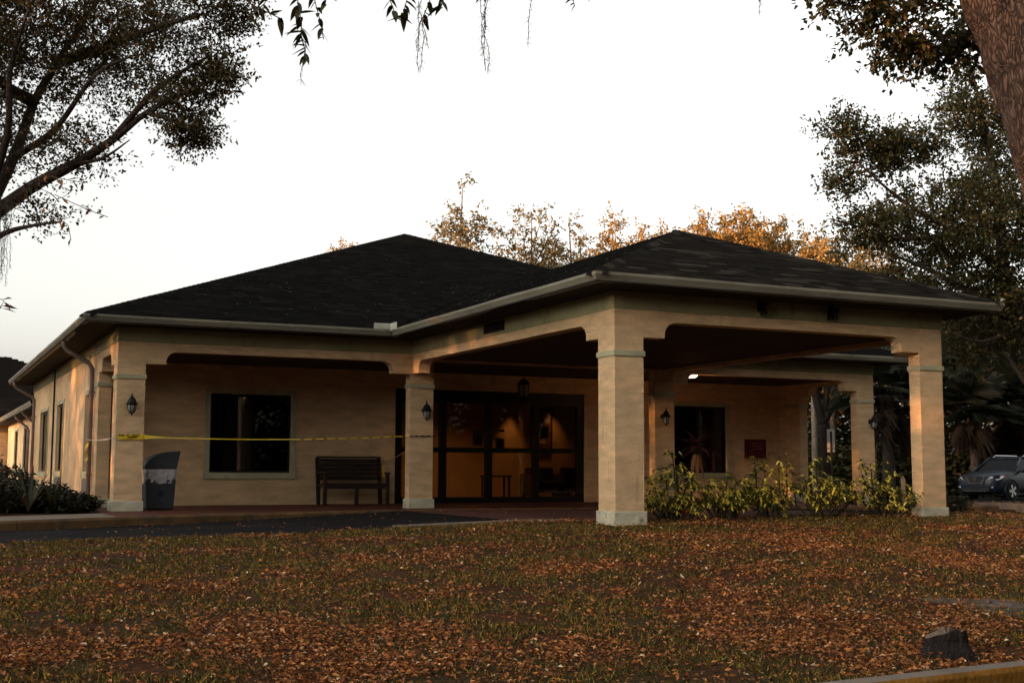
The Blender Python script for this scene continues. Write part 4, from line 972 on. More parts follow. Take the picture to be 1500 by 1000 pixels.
for px, y0, y1, d, lab in [(280, 35, 105, 14.4, 'grey moss tuft on the outer end of the left oak'), (262, 0, 40, 14.2, 'grey moss tuft high in the left oak near the crown edge'), (5, 280, 420, 14.6, 'long grey moss hanging below the left oak limb by the roof'), (150, 95, 150, 14.3, 'grey moss tuft in the middle of the left oak crown')]:
    moss(px, y0, y1, d, 16, .13, lab, seed=px+1)

# ------------------------------------------------------------------ right oak behind the portico
dM = 33.0
m0 = P(1545, 735, dM); m0[2] = float(Hland(m0[0], m0[1]))-.1
pm = lambda px, py, d=dM: P(px, py, d)
limbsM = [([m0, pm(1530,600), pm(1500,480), pm(1470,400)], [.36,.30,.26,.19]), ([pm(1470,400), pm(1400,340,32), pm(1330,300,31.5), pm(1270,250,31), pm(1225,205,31)], [.12,.075,.045,.024,.008]), ([pm(1470,400), pm(1460,280,33.5), pm(1440,180,34), pm(1420,90,34)], [.17,.13,.09,.03]),
 ([pm(1500,480), pm(1440,440,32), pm(1370,400,31.5), pm(1300,370,31)], [.13,.10,.06,.02]), ([pm(1400,340,32), pm(1330,350,31), pm(1250,330,30.8), pm(1215,320,30.8)], [.08,.05,.03,.012]), ([pm(1500,480), pm(1560,330), pm(1600,180)], [.2,.14,.05]), ([pm(1500,480), pm(1440,500,31.5), pm(1400,490,31)], [.07,.04,.02]),
 ([pm(1530,600), pm(1450,470,33), pm(1500,430,32)], [.08,.06,.03])]
blobsM = [(pm(1400,330,32.3), (2.2,2.2,1.5), 4.6), (pm(1290,225,31.4), (1.0,1.0,.55), 1.0), (pm(1230,190,31), (.6,.6,.38), .9), (pm(1330,215,31.4),(.8,.8,.5),.8), (pm(1420,170,33.6), (1.1,1.2,1.1), 1.7), (pm(1400,115,33.8), (.7,.8,.6), .6), (pm(1475,330,33.5), (1.7,2,2.3), 5.0), (pm(1450,490,34), (2.0,2,.9), 2.4), (pm(1470,200,34), (1.0,1.5,1.2), 1.6), (pm(1280,335,31), (1.05,.9,.42), .9), (pm(1330,420,32), (1.3,1.5,.55), 1.5), (pm(1240,265,31), (.55,.5,.28), .35), (pm(1450,430,32), (1.2,1.3,.6), 1.0), (pm(1580,250), (2,2,2.5), 2)]
grow_tree('oak_tree', m0, limbsM, blobsM, 1650, (.105,.58), 44, .23, BARK, OAKLEAF2, 'wide green oak behind the right end of the portico', gap=.24, gscale=.75, twig=.03, seed=21, sides=8)

# ------------------------------------------------------------------ trees beyond the roof
def back_tree(px, top, wpx, d, label, leafm, ncl, lpc, seed, crad=.26, tall=False):
    g0 = P(px, 720, d); g0[2] = -.5
    zt = P(px, top, d)[2]; wm = wpx/F_PX*d/2; rg = np.random.default_rng(seed); h = zt+.5
    lead = [g0, g0+[0,0,h*.35], g0+[rg.normal()*.2,0,h*.65], g0+[rg.normal()*.3,0,h*.97]]
    limbs = [(lead, [.17,.14,.09,.015])]; C = [lead[3]+rg.normal(size=3)*.2 for _ in range(3)]
    nb = 36 if tall else 38
    for k in range(nb):
        f = .45+.47*rg.random()**(.7 if tall else 1.); a = rg.random()*6.28; s0 = g0+np.array([0,0,h*f*.92])
        if tall: ln = wm*(1.0-.62*(f-.45)/.47)*rg.uniform(.6,1.05); up_ = ln*rg.uniform(.25,.7)
        else: ln = wm*rg.uniform(.25,1.0); up_ = ln*rg.uniform(.5,1.0)+h*.10*rg.random()
        e_ = s0+np.array([math.cos(a)*ln, math.sin(a)*ln, up_]); roof_ = zt-(0 if tall else h*.22*(ln/wm)**2*rg.uniform(.4,1.2)); e_[2] = min(e_[2], roof_)
        m_ = (s0+e_)/2+[0,0,-.10*ln]; limbs.append(([s0, m_, e_], [.045,.03,.008]))
        for _ in range(max(2, ncl//nb)):
            t = rg.uniform(.35, 1.05); p = (1-t)**2*s0+2*t*(1-t)*m_+t*t*e_; C.append(p+rg.normal(size=3)*np.array([.42,.42,.30]))
        if rg.random() < .6: C.append(e_+[rg.normal()*.12, 0, .30]); C.append(e_+[rg.normal()*.1, 0, .55])
    return grow_tree('background_tree', g0, limbs, [], 0, (.19,.55), int(lpc*1.0)+6, crad, BARKFAR, leafm, label, 'trees beyond the roof', twig=.02, seed=seed, sides=6, centres=C)
back_tree(672, 247, 135, 56, 'tall thin tree with sparse foliage rising highest behind the main roof', OLIVELEAF, 190, 17, 31, tall=True)
back_tree(772, 292, 135, 60, 'olive-brown twiggy tree right beside the tallest thin tree', OLIVELEAF, 220, 18, 32)
back_tree(838, 300, 115, 62, 'loose brown tree between the twiggy tree and the orange tree left of the portico peak', OLIVELEAF, 200, 18, 33)
back_tree(908, 312, 140, 60, 'orange sunlit tree behind the portico ridge on its left side', SUNLITLEAF, 320, 32, 34)
back_tree(1075, 296, 150, 58, 'brightest orange sunlit tree right behind the portico peak', SUNLITLEAF, 380, 36, 35)
back_tree(1160, 312, 115, 60, 'orange-brown tree beside the brightest orange tree', SUNLITLEAF, 260, 30, 36)
back_tree(1222, 325, 120, 62, 'brownish tree between the orange trees and the wide green oak', OLIVELEAF, 280, 30, 37)
back_tree(1280, 340, 140, 55, 'olive tree half hidden behind the wide green oak', OLIVELEAF, 320, 34, 39)
back_tree(955, 328, 90, 57, 'low golden tree close behind the portico ridge', SUNLITLEAF, 240, 30, 40)
back_tree(1025, 325, 90, 61, 'golden tree just right of the portico peak', SUNLITLEAF, 240, 30, 41)
back_tree(1118, 318, 110, 62, 'golden tree between the brightest orange tree and the orange-brown tree', SUNLITLEAF, 280, 32, 42)
back_tree(1195, 335, 110, 57, 'golden brown tree low behind the right slope of the portico roof', SUNLITLEAF, 280, 32, 43)
back_tree(495, 350, 70, 66, 'small orange treetop peeking over the left slope of the main roof', SUNLITLEAF, 110, 28, 38)

# ------------------------------------------------------------------ forked tree seen through the right porch, palms, dark wood
dF = 43.0
f0 = P(1210, 728, dF); f0[2] = -.5
pf_ = lambda px, py, d=dF: P(px, py, d)
grow_tree('forked_tree', f0, [([f0, pf_(1210,660), pf_(1205,620)], [.26,.22,.19]), ([pf_(1205,620), pf_(1195,580), pf_(1180,520), pf_(1165,440)], [.17,.14,.11,.06]), ([pf_(1205,620), pf_(1225,585), pf_(1250,555), pf_(1275,520), pf_(1300,470)], [.15,.13,.12,.10,.05]), ([pf_(1205,620), pf_(1212,570), pf_(1215,500)], [.10,.08,.05])],
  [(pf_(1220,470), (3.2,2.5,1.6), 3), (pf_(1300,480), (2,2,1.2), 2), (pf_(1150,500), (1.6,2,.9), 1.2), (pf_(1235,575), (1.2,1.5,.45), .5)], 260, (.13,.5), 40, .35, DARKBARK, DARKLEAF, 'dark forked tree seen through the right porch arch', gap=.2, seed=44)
FROND = mat_island('palm_fronds', [(.006,.008,.004),(.012,.015,.007),(.022,.024,.011)], .5, .2, .35); DEADF = mat_island('dead_palm_fronds', [(.015,.010,.007),(.036,.024,.015),(.024,.016,.010)], .8, .2, .1)
PALMBARK = mat('palm_trunk', (.055,.042,.032), .95, .4, 12., 1., 14., (1,1,3), bdist=.05)
def fan(mb, o, d, R, rg, nseg=24, droop=.4):
    d = d/np.linalg.norm(d); s = np.cross(d, [0,0,1]); s /= np.linalg.norm(s)+1e-9; u = np.cross(s, d)
    c = o+d*R*.75-np.array([0,0,R*.1*droop]); mb.tube([o, o+d*R*.4+[0,0,.03], c], [.018,.013,.010], 4, cap=False)
    for k in range(nseg):
        a = (k/(nseg-1)-.5)*3.6; q = d*math.cos(a)+s*math.sin(a)+u*.15; q /= np.linalg.norm(q); l = R*(.75+.25*math.cos(a))*rg.uniform(.85,1.1)
        m_ = c+q*l*.55; t_ = c+q*l-np.array([0,0,droop*l*.55]); w_ = np.cross(q, u)*.024*R
        mb.add([c, m_+w_, t_, m_-w_], [(0,1,2),(0,2,3)])
def palm(px, pyc, d, label, seed, R=1.15):
    rg = np.random.default_rng(seed); c = P(px, pyc, d); g0 = c.copy(); g0[2] = -.5; root = empty('fan_palm', g0, label=label, cat='palm', group='fan palms beside the wood')
    h = c[2]+.5; MB().tube([(0,0,-.1),(.03,0,h*.3),(.06,.03,h*.7),(0,0,h)], [.24,.20,.19,.21], 10).build('trunk', PALMBARK, root)
    mb = MB(); md = MB(); o = np.array([0,0,h])
    for i in range(30): a = rg.random()*6.28; e_ = rg.uniform(-.35, 1.3); fan(mb, o+rg.normal(size=3)*.08, np.array([math.cos(a)*math.cos(e_), math.sin(a)*math.cos(e_), math.sin(e_)]), R*rg.uniform(.85,1.1), rg, droop=rg.uniform(.3,.8))
    for i in range(16): a = rg.random()*6.28; e_ = rg.uniform(-1.45,-.8); fan(md, o+np.array([math.cos(a)*.15, math.sin(a)*.15, -rg.uniform(0,.7)]), np.array([math.cos(a)*math.cos(e_), math.sin(a)*math.cos(e_), math.sin(e_)]), R*rg.uniform(.5,.75), rg, 14, droop=.9)
    mb.build('fronds', FROND, root); md.build('dead_fronds', DEADF, root)
palm(1298, 575, 38, 'fan palm with a brown skirt between the far column and the right column', 51, 1.1)
palm(1425, 600, 58, 'fan palm standing behind the parked car', 52, 1.5)
palm(1340, 530, 52, 'tallest fan palm half hidden by the right column', 53, 1.0)
palm(1490, 585, 60, 'fan palm at the far end of the wood behind the car roof', 54, 1.9)
def mass(name, pts, n, leaf, m_, label, seed, cat='wood'):
    rg = np.random.default_rng(seed); Cc = []
    for c, r, k in pts:
        v = rg.normal(size=(int(n*k), 3)); v /= np.linalg.norm(v, axis=1, keepdims=True); v *= (.55+.45*rg.random((len(v), 1))**.6)*(1+.22*(vnoise(v[:,0]*4+seed, v[:,2]*4+v[:,1]*3)-.5)[:, None]*2); Cc.append(np.array(c)+v*np.array(r))
    Cc = np.concatenate(Cc); Cc = Cc[Cc[:, 2] > -.4]; sz = leaf*(.6+.8*rg.random(len(Cc)))
    V, Fc = leaf_mesh(Cc, sz, sz*.6, rng=rg, droop=.2); return tag(mesh_np(name, V, Fc, m_), label, cat, kind='stuff')
pts = []
rg = np.random.default_rng(77)
for px in np.arange(1130, 1720, 38): pts.append((P(px+rg.normal()*6, 640, 66+rg.normal()*2), (3.0,3.0,6.2+rg.normal()*.8), 1.0))
for px in np.arange(1130, 1720, 30): pts.append((P(px, 715, 60), (2,1.5,2.0+rg.normal()*.4), .5))
for px in np.arange(1150, 1700, 45): pts.append((P(px, 500+rg.normal()*15, 63), (3.0,2.2,2.3), .6))
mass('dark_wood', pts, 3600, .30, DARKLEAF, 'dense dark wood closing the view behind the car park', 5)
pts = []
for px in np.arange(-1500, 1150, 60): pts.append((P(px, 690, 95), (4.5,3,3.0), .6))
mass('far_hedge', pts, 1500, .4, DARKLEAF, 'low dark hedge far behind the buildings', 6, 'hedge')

# unseen trees, placed and sized to shade the place: across the road behind the camera and along the west side of the lawn
src = grow_tree('unseen_shade_tree', (0,0,0), [([(0,0,0),(.2,.1,2.5),(.1,0,4.5)], [.42,.34,.28]), ([(.1,0,4.5),(1.6,.4,7),(3,.8,9)], [.2,.13,.05]), ([(.1,0,4.5),(-1.5,.8,7),(-2.8,1.4,9.4)], [.2,.13,.05]), ([(.1,0,4.5),(.2,-1.6,7.4),(.3,-2.6,10)], [.2,.13,.05]), ([(.1,0,4.5),(0,1.8,7.5),(.4,2.8,10)], [.18,.12,.05])],
  [((0,0,7.6), (4.2,4.2,3.2), 3), ((0,0,9.5), (3.2,3.2,2.2), 1.5), ((2.4,1.5,5.4), (2.2,2.2,1.6), 1), ((-2.2,-1.2,5.4), (2.2,2.2,1.6), 1), ((0.3,2.4,5.0), (2,2,1.5), .8), ((.2,-2.6,5.0), (2,2,1.5), .8)], 420, (.24,.55), 30, .5, BARK, DARKLEAF, 'unseen oak outside the view, placed to shade the building', 'unseen shade trees around the lot', seed=90)
spots = [(27,-7,1.9,1.3), (32,3,1.8,4.0), (40,9,1.9,5.0), (-3,-33,1.6,3.1), (-13,-35,1.3,2.3), (-23,-36,1.0,1.2), (-34,-35,.95,.2), (-45,-28,1.0,3.3), (7,-30,1.9,4.4), (17,-27,2.0,5.2), (28,-25,2.1,.6), (38,-20,2.1,2.0), (46,-10,2.0,3.0)]
west = [(-46,-16,1.0,.9), (-38,-5,1.7,1.7), (-36,3,1.75,2.6), (-38,11,1.6,3.7), (-33,17,1.25,1.0), (-31,24,1.1,2.2), (-33,31,1.0,5.5)]
for i, (x, y, s_, rz) in enumerate(spots+west):
    o = src if i == 0 else copy_tree(src)
    o.location = (x, y, -.7); o.rotation_euler[2] = rz; o.scale = (s_, s_, s_)
    o['label'] = 'unseen oak outside the view, placed to shade the building' if i < len(spots) else 'unseen oak on the sunset side, placed to block the low sun'
    o['group'] = 'unseen oaks shading the building' if i < len(spots) else 'unseen oaks blocking the low sun'

pts = []  # unseen foliage wall added to block low light from the front
for x in np.arange(-58, 60, 4.0): pts.append(((x, -36+2*math.sin(x), 2.2), (3.6,2.4,6.0), 2.6))
mass('unseen_road_thicket', pts, 2600, .42, DARKLEAF, 'unseen dark thicket added across the road to block low light', 15, 'thicket')
pts = []  # unseen foliage added to hold back the low sun and horizon glow
for y in np.arange(-32, 40, 4.0): pts.append((((-47 if y < -10 else -37)+1.5*math.sin(y), y, 2.0), (2.0,3.2,5.2), 1.0))
for y in np.arange(-32, 40, 4.0): pts.append((((-51 if y < -10 else -41)+1.5*math.sin(y+1), y+2, 2.2), (2.0,3.0,4.4), .6))
mass('sun_block_thicket', pts, 2600, .36, DARKLEAF, 'unseen dark thicket added on the sunset side to block the low sun', 16, 'thicket')

# ------------------------------------------------------------------ variegated shrubs between the front columns
VARI = mat_island('variegated_leaflets', [(.025,.034,.009),(.05,.058,.012),(.55,.42,.04),(.78,.60,.08),(.80,.68,.20)], .5, .2, .35, pos=[0,.44,.52,.85,1])
STEM = mat('green_stem', (.05,.045,.025), .8)
def schefflera(loc, tips, label, seed):
    rg = np.random.default_rng(seed); root = empty('variegated_shrub', loc, label=label, cat='shrub', group='variegated shrubs between the portico columns')
    st_ = MB(); lv = MB(); loc = np.array(loc, float)
    for (x, y, z) in tips:
        e_ = np.array([x, y, z]); b_ = np.array([x*.35, y*.35, -.03]); m_ = (e_+b_)/2+np.array([rg.normal()*.05, rg.normal()*.05, .0]); st_.tube([b_, m_, e_], [.014,.011,.007], 5)
        for k in range(rg.integers(10, 14)):
            f = max(.35, 1-.55*k/13*rg.uniform(.6,1.3)); p = b_*(1-f)**2+2*m_*f*(1-f)+e_*f*f
            a = rg.random()*6.28; pet = np.array([math.cos(a), math.sin(a), rg.uniform(.1,.8)]); pet /= np.linalg.norm(pet); c = p+pet*rg.uniform(.06,.20)
            st_.tube([p, c], .003, 3, cap=False)
            n = rg.integers(6, 9); ph = rg.random()*6.28; R = rg.uniform(.06,.105)
            ax_ = pet*.6+np.array([0,-.3,.6]); ax_ /= np.linalg.norm(ax_); s1 = np.cross(ax_, [1,.2,.1]); s1 /= np.linalg.norm(s1); s2 = np.cross(ax_, s1)
            for j in range(n):
                q = ph+6.283*j/n; d_ = s1*math.cos(q)+s2*math.sin(q)+ax_*.1; long_leaf(lv, c, d_, R*rg.uniform(.8,1.1), R*.40, rg.uniform(.0,.3), 3)
    st_.build('stems', STEM, root); lv.build('foliage', VARI, root)
def shrub_at(px, d, tops, label, seed):        # tops: (pixel x, pixel y) of the shoots
    rg = np.random.default_rng(seed); tops = list(tops)+[(px+rg.uniform(-48,48), rg.uniform(708,745)) for _ in range(10)]; b_ = P(px, 750, d); z0 = float(Hland(b_[0], b_[1])); b_[2] = z0; T_ = []
    for x, y in tops:
        dd = d+rg.uniform(-.3,.3); q = P(x, y, dd)-b_; T_.append(tuple(q))
    schefflera(b_, T_, label, seed)
shrub_at(985, 18.3, [(955,700),(965,722),(985,665),(975,690),(992,696),(1000,728),(1010,697),(1020,712),(960,735),(990,738),(1022,738)], 'variegated shrub beside the front corner column', 61)
shrub_at(1062, 18.6, [(1040,712),(1052,722),(1065,705),(1078,705),(1070,728),(1090,722),(1048,738),(1082,740)], 'low variegated shrub below the right window', 62)
shrub_at(1128, 18.8, [(1105,672),(1118,680),(1140,670),(1152,678),(1110,715),(1130,722),(1150,712),(1120,738),(1145,735),(1105,728)], 'tall-shooted variegated shrub in front of the red cabinet', 63)
shrub_at(1205, 19.1, [(1195,672),(1205,680),(1180,705),(1195,698),(1215,705),(1230,712),(1190,728),(1218,730),(1240,725),(1200,740)], 'variegated shrub in front of the white sign', 64)
shrub_at(1300, 19.5, [(1275,678),(1290,686),(1262,694),(1300,700),(1285,715),(1310,720),(1325,716),(1340,730),(1270,735),(1300,738),(1320,742),(1350,742)], 'variegated shrub beside the right column', 65)
# cordyline
cp = P(1010, 745, 18.8); cp[2] = float(Hland(cp[0], cp[1])); crd = empty('red_leaved_cordyline', cp, label='dark red strap-leaved plant rising behind the variegated shrubs', cat='plant')
tp_ = P(1020, 652, 18.8)-cp; MB().tube([(0,0,-.05), (tp_[0]*.4, tp_[1]*.4, tp_[2]*.5), tuple(tp_)], [.02,.016,.012], 6).build('stem', STEM, crd)
lv = MB(); rg = np.random.default_rng(8)
for k in range(26):
    a = rg.random()*6.28; el = rg.uniform(-.1,1.2); long_leaf(lv, tp_+np.array([0,0,rg.uniform(-.12,.05)]), (math.cos(a)*math.cos(el), math.sin(a)*math.cos(el), math.sin(el)), rg.uniform(.30,.48), .07, rg.uniform(.2,.6), 5)
lv.build('leaves', mat_island('maroon_leaves', [(.045,.012,.012),(.09,.024,.02),(.07,.03,.02)], .5, .2, .3), crd)
lv = MB()
for k in range(4): long_leaf(lv, tp_+np.array([.03*k-.05,-.03,-.14]), (.2*(k-1.5), -.2, -.6), .3, .07, .5, 4)
lv.build('dying_leaves', mat_island('orange_brown_leaves', [(.28,.10,.025),(.2,.08,.03)], .6, .2), crd)
dk = MB()
for k in range(60):
    a = rg.random()*6.28; h = rg.uniform(.25,.8); long_leaf(dk, np.array([math.cos(a)*.12-.22, math.sin(a)*.12, h]), (math.cos(a), math.sin(a), rg.uniform(.1,.9)), rg.uniform(.18,.3), .04, .4, 4)
o_ = empty('dark_leafy_plant', cp, label='dark green narrow-leaved plant beneath the red strap-leaved plant', cat='plant'); dk.build('leaves', DARKLEAF, o_)
MB().tube([(-.22,0,-.05), (-.22,0,.8)], .01, 5).build('stem', STEM, o_)
# small bush at the foot of the right column
def bush(name, loc, r, n, leaf, m_, label, seed, cat='bush', group=None):
    rg = np.random.default_rng(seed); loc = np.array(loc, float); root = empty(name, loc, label=label, cat=cat, group=group)
    v = rg.normal(size=(n, 3)); v /= np.linalg.norm(v, axis=1, keepdims=True); v *= (.3+.7*rg.random((n, 1))**.5)*(1+.5*(vnoise(v[:,0]*3+seed, v[:,2]*3+v[:,1]*2)-.5)[:, None]); c = v*np.array(r)+[0,0,r[2]*.75]; c = c[c[:, 2] > 0]
    sz = leaf*(.6+.8*rg.random(len(c))); V, Fc = leaf_mesh(c, sz, sz*.5, rng=rg); mesh_np('foliage', V, Fc, m_, root)
    mb = MB()
    for k in range(6): a = k*1.05; mb.tube([(0,0,-.05), (math.cos(a)*r[0]*.5, math.sin(a)*r[1]*.5, r[2]*.9)], [.012,.005], 4)
    mb.build('stems', STEM, root); return root
q = onplane(1400, 752, 2, .02); bush('low_green_bush', (q[0], q[1], float(Hland(q[0], q[1]))), (.32,.25,.16), 700, .06, DARKLEAF, 'small green bush at the foot of the right column', 3)
# left bed
LEFTLEAF = mat_island('bed_leaves', [(.005,.007,.003),(.011,.014,.005),(.022,.024,.007),(.045,.036,.010)], .55, .15, .35, pos=[0,.5,.85,1])
for px, py, d, r, lab in [(-5,690,22.5,(.70,.65,.55),'round dark bush at the end of the left bed by the rear windows'), (30,715,22.0,(.62,.55,.36),'low dark bush beside the round bush in the left bed'), (75,722,21.8,(.52,.45,.28),'low dark bush in the middle of the left bed'), (108,733,21.6,(.42,.4,.20),'lowest dark bush at the left bed end near the downspout'), (-40,720,21,(.8,.7,.5),'dark bush at the outer end of the left bed')]:
    q = P(px, py, d); bush('bed_bush', (q[0], q[1], -.03), r, 2600, .075, LEFTLEAF, lab, px+100, group='dark bushes in the left bed')
SPIKE = mat_island('strap_leaves', [(.02,.026,.010),(.045,.045,.016),(.08,.05,.02)], .5, .15, .3)
for k, (px, d, h, n, lab) in enumerate([(42,21.2,1.05,16,'upright strap-leaved plant rising above the left bed'), (78,21.4,.75,14,'arching strap-leaved plant in front of the rear window grille'), (105,21.3,.55,9,'small arching strap-leaved plant near the downspout')]):
    q = P(px, 735, d); root = empty('strap_leaved_plant', (q[0], q[1], -.03), label=lab, cat='plant', group='strap-leaved plants in the left bed'); mb = MB(); rg = np.random.default_rng(k+70)
    for j in range(n): a = rg.random()*6.28; long_leaf(mb, np.array([0,0,.02]), (math.cos(a)*.45, math.sin(a)*.45, 1), h*rg.uniform(.75,1.2), .06, rg.uniform(.1,.75), 7)
    mb.build('leaves', SPIKE, root)
# orange seedlings on the far right bed
OR = mat_island('orange_bed_plants', [(.10,.06,.02),(.25,.10,.03),(.32,.15,.04),(.06,.06,.02)], .7, .2)
rg = np.random.default_rng(12); Cc = np.stack([rg.uniform(14,19,5000), rg.uniform(2,10,5000)], 1); nzv = fbm(Cc[:,0]*1.3, Cc[:,1]*1.3); Cc = Cc[nzv > .45]; zz = Hland(Cc[:,0], Cc[:,1])+rg.random(len(Cc))**2*.14
V, Fc = leaf_mesh(np.column_stack([Cc, zz]), .07*(.5+rg.random(len(Cc))), .04, rng=rg); tag(mesh_np('bed_leaves', V, Fc, OR), 'orange and brown leaves and seedlings on the bed before the car', 'leaves', kind='stuff')

# ------------------------------------------------------------------ stump
sq = onplane(1388, 957, 2, -.56); zs = float(Hland(sq[0], sq[1]))
BURNT = mat('charred_stump_bark', (.016,.012,.010), .95, .5, 12., 1., 26., (2,2,.7), bdist=.03); CUT = mat('cut_wood', (.12,.085,.06), .9, .3, 18., .5, 40.)
stp = empty('tree_stump', (sq[0], sq[1], zs-.02), 0, label='dark cut tree stump with a slanted top on the leafy lawn', cat='stump')
n = 40; V = []; rows = 9
rg = np.random.default_rng(3)
axv = np.array([RT[0], RT[1]])                   # slant rises along the picture's right
def topz(x, y):
    u = x*axv[0]+y*axv[1]; v = x*axv[1]-y*axv[0]; return (.205+.42*u if u < .03 else .222-.45*(u-.03))+.05*v
for r in range(rows):
    f = r/(rows-1)
    for k in range(n):
        a = 6.283*k/n; rad = (.19-.045*min(1, f*1.6)+.018*math.sin(a*3+.5)+.012*math.sin(a*7)+.006*math.sin(a*17+r)+(.05*(1-f)**4*max(0, math.sin(a*2.5+1)))); x, y = rad*math.cos(a), rad*math.sin(a)
        V.append((x, y, f*max(.1, topz(x, y))+(.02*math.sin(k*2.1) if r == rows-1 and x*axv[0]+y*axv[1] > .04 else 0)))
MB().add(V, [(r*n+k, r*n+(k+1) % n, (r+1)*n+(k+1) % n, (r+1)*n+k) for r in range(rows-1) for k in range(n)]).build('bark', BURNT, stp)
Vt = V[-n:]; c_ = np.mean(Vt, 0)-[0,0,.012]; Vm = [tuple(np.array(v)*.5+c_*.5-[0,0,.006]) for v in Vt]; V2 = [tuple(np.array(v)*[.97,.97,1]-[0,0,.001]) for v in Vt]+Vm+[tuple(c_)]
MB().add(V2, [(k, (k+1) % n, n+(k+1) % n, n+k) for k in range(n)]+[(n+k, n+(k+1) % n, 2*n) for k in range(n)]).build('cut_face', CUT, stp)

# ------------------------------------------------------------------ parked car
CARP = mat('dark_blue_grey_paint', (.009,.014,.022), .35, spec=.2); CARP.node_tree.nodes['Principled BSDF'].inputs['Coat Weight'].default_value = .03
CARG = mat('car_glass', (.003,.0035,.004), .2, spec=.06); CHROME = mat('chrome', (.7,.68,.65), .15, metal=1.); BLK = mat('black_plastic', (.010,.010,.011), .5); TYRE = mat('tyre_rubber', (.012,.012,.012), .85)
HEADL = mat('headlamp_lens', (.55,.55,.56), .1, spec=.8); AMBER = mat('amber_marker', (.45,.10,.02), .3); ALLOY = mat('alloy_rim', (.62,.61,.60), .4)
cpos = P(1430, 729, 50.0); cpos[2] = P(1460, 732, 50.6)[2]
hd = -RT[:2]*.80-FW[:2]/np.linalg.norm(FW[:2])*.60                      # direction the car points to
ang = math.atan2(hd[1], hd[0])
car = empty('parked_car', tuple(cpos), ang, label='dark blue-grey suv with chrome grille parked beyond the right column', cat='car')
# local axes: +x forward (front bumper at x=.0), y left, z up
def loft(name, st_, m_, parent=car, smooth=True, close=True):
    k = len(st_[0][1]); mb = MB(); V = []
    for x, ring_ in st_: V += [(x, y, z) for y, z in ring_]
    Fc = [(i*k+j, i*k+(j+1) % k, (i+1)*k+(j+1) % k, (i+1)*k+j) for i in range(len(st_)-1) for j in range(k)]
    Fc += [tuple(range(k))[::-1], tuple(range((len(st_)-1)*k, len(st_)*k))]
    o = mb.add(V, Fc).build(name, m_, parent, smooth=smooth)
    return o
def sect(w, zb, zt, wt, sh=.05):
    h = [(w*.90,zb),(w*.985,zb+.10),(w,zb+.25),(w*.99,zb+(zt-zb)*.62),(w*.965,zt-sh*1.6),(wt,zt-.01),(wt*.5,zt+.03)]
    return h+[(0,zt+.04)]+[(-y, z) for y, z in h[::-1]]
body = loft('body', [(0.0, sect(.66,.42,.80,.60)), (-.06, sect(.80,.34,.93,.70)), (-.22, sect(.92,.28,1.00,.80)), (-.6, sect(.965,.26,1.07,.86)), (-1.1, sect(.975,.26,1.12,.89)), (-1.5, sect(.98,.26,1.15,.90)), (-3.2, sect(.985,.26,1.15,.90)), (-4.4, sect(.97,.28,1.14,.88)), (-4.85, sect(.93,.34,1.10,.84)), (-5.0, sect(.82,.45,1.0,.74))], CARP)
es = body.modifiers.new('edge', 'EDGE_SPLIT'); es.split_angle = math.radians(40)
def cab(x0, x1, xr0, xr1, wb, wr, zb, zr_):
    return [(x0,-wb,zb),(x0,wb,zb),(x1,wb,zb),(x1,-wb,zb),(xr0,-wr,zr_),(xr0,wr,zr_),(xr1,wr,zr_),(xr1,-wr,zr_)]
MB().add(cab(-1.32,-4.80,-2.12,-4.45,.88,.68,1.13,1.68), [(0,1,5,4),(1,2,6,5),(2,3,7,6),(3,0,4,7)]).build('cabin_glass', CARG, car)
mb = MB()
for s in (-1, 1):                                 # pillars and roof edges over the glass
    def bar(a, b, r): mb.tube([a, b], r, 6)
    bar((-1.25,s*.89,1.12), (-2.12,s*.69,1.69), .04); bar((-2.12,s*.69,1.69), (-4.45,s*.69,1.69), .045); bar((-4.45,s*.69,1.69), (-4.83,s*.88,1.12), .07); bar((-2.55,s*.895,1.13), (-2.62,s*.70,1.67), .035); bar((-3.55,s*.895,1.13), (-3.6,s*.70,1.67), .035)
mb.build('pillar', CARP, car, smooth=True)
loft('roof', [(-2.05, [(.62,1.665),(.45,1.69),(-.45,1.69),(-.62,1.665),(-.6,1.64),(.6,1.64)]), (-2.6, [(.70,1.70),(.45,1.745),(-.45,1.745),(-.70,1.70),(-.66,1.66),(.66,1.66)]), (-4.2, [(.70,1.70),(.45,1.74),(-.45,1.74),(-.70,1.70),(-.66,1.66),(.66,1.66)]), (-4.55, [(.66,1.66),(.45,1.69),(-.45,1.69),(-.66,1.66),(-.62,1.62),(.62,1.62)])], CARP)
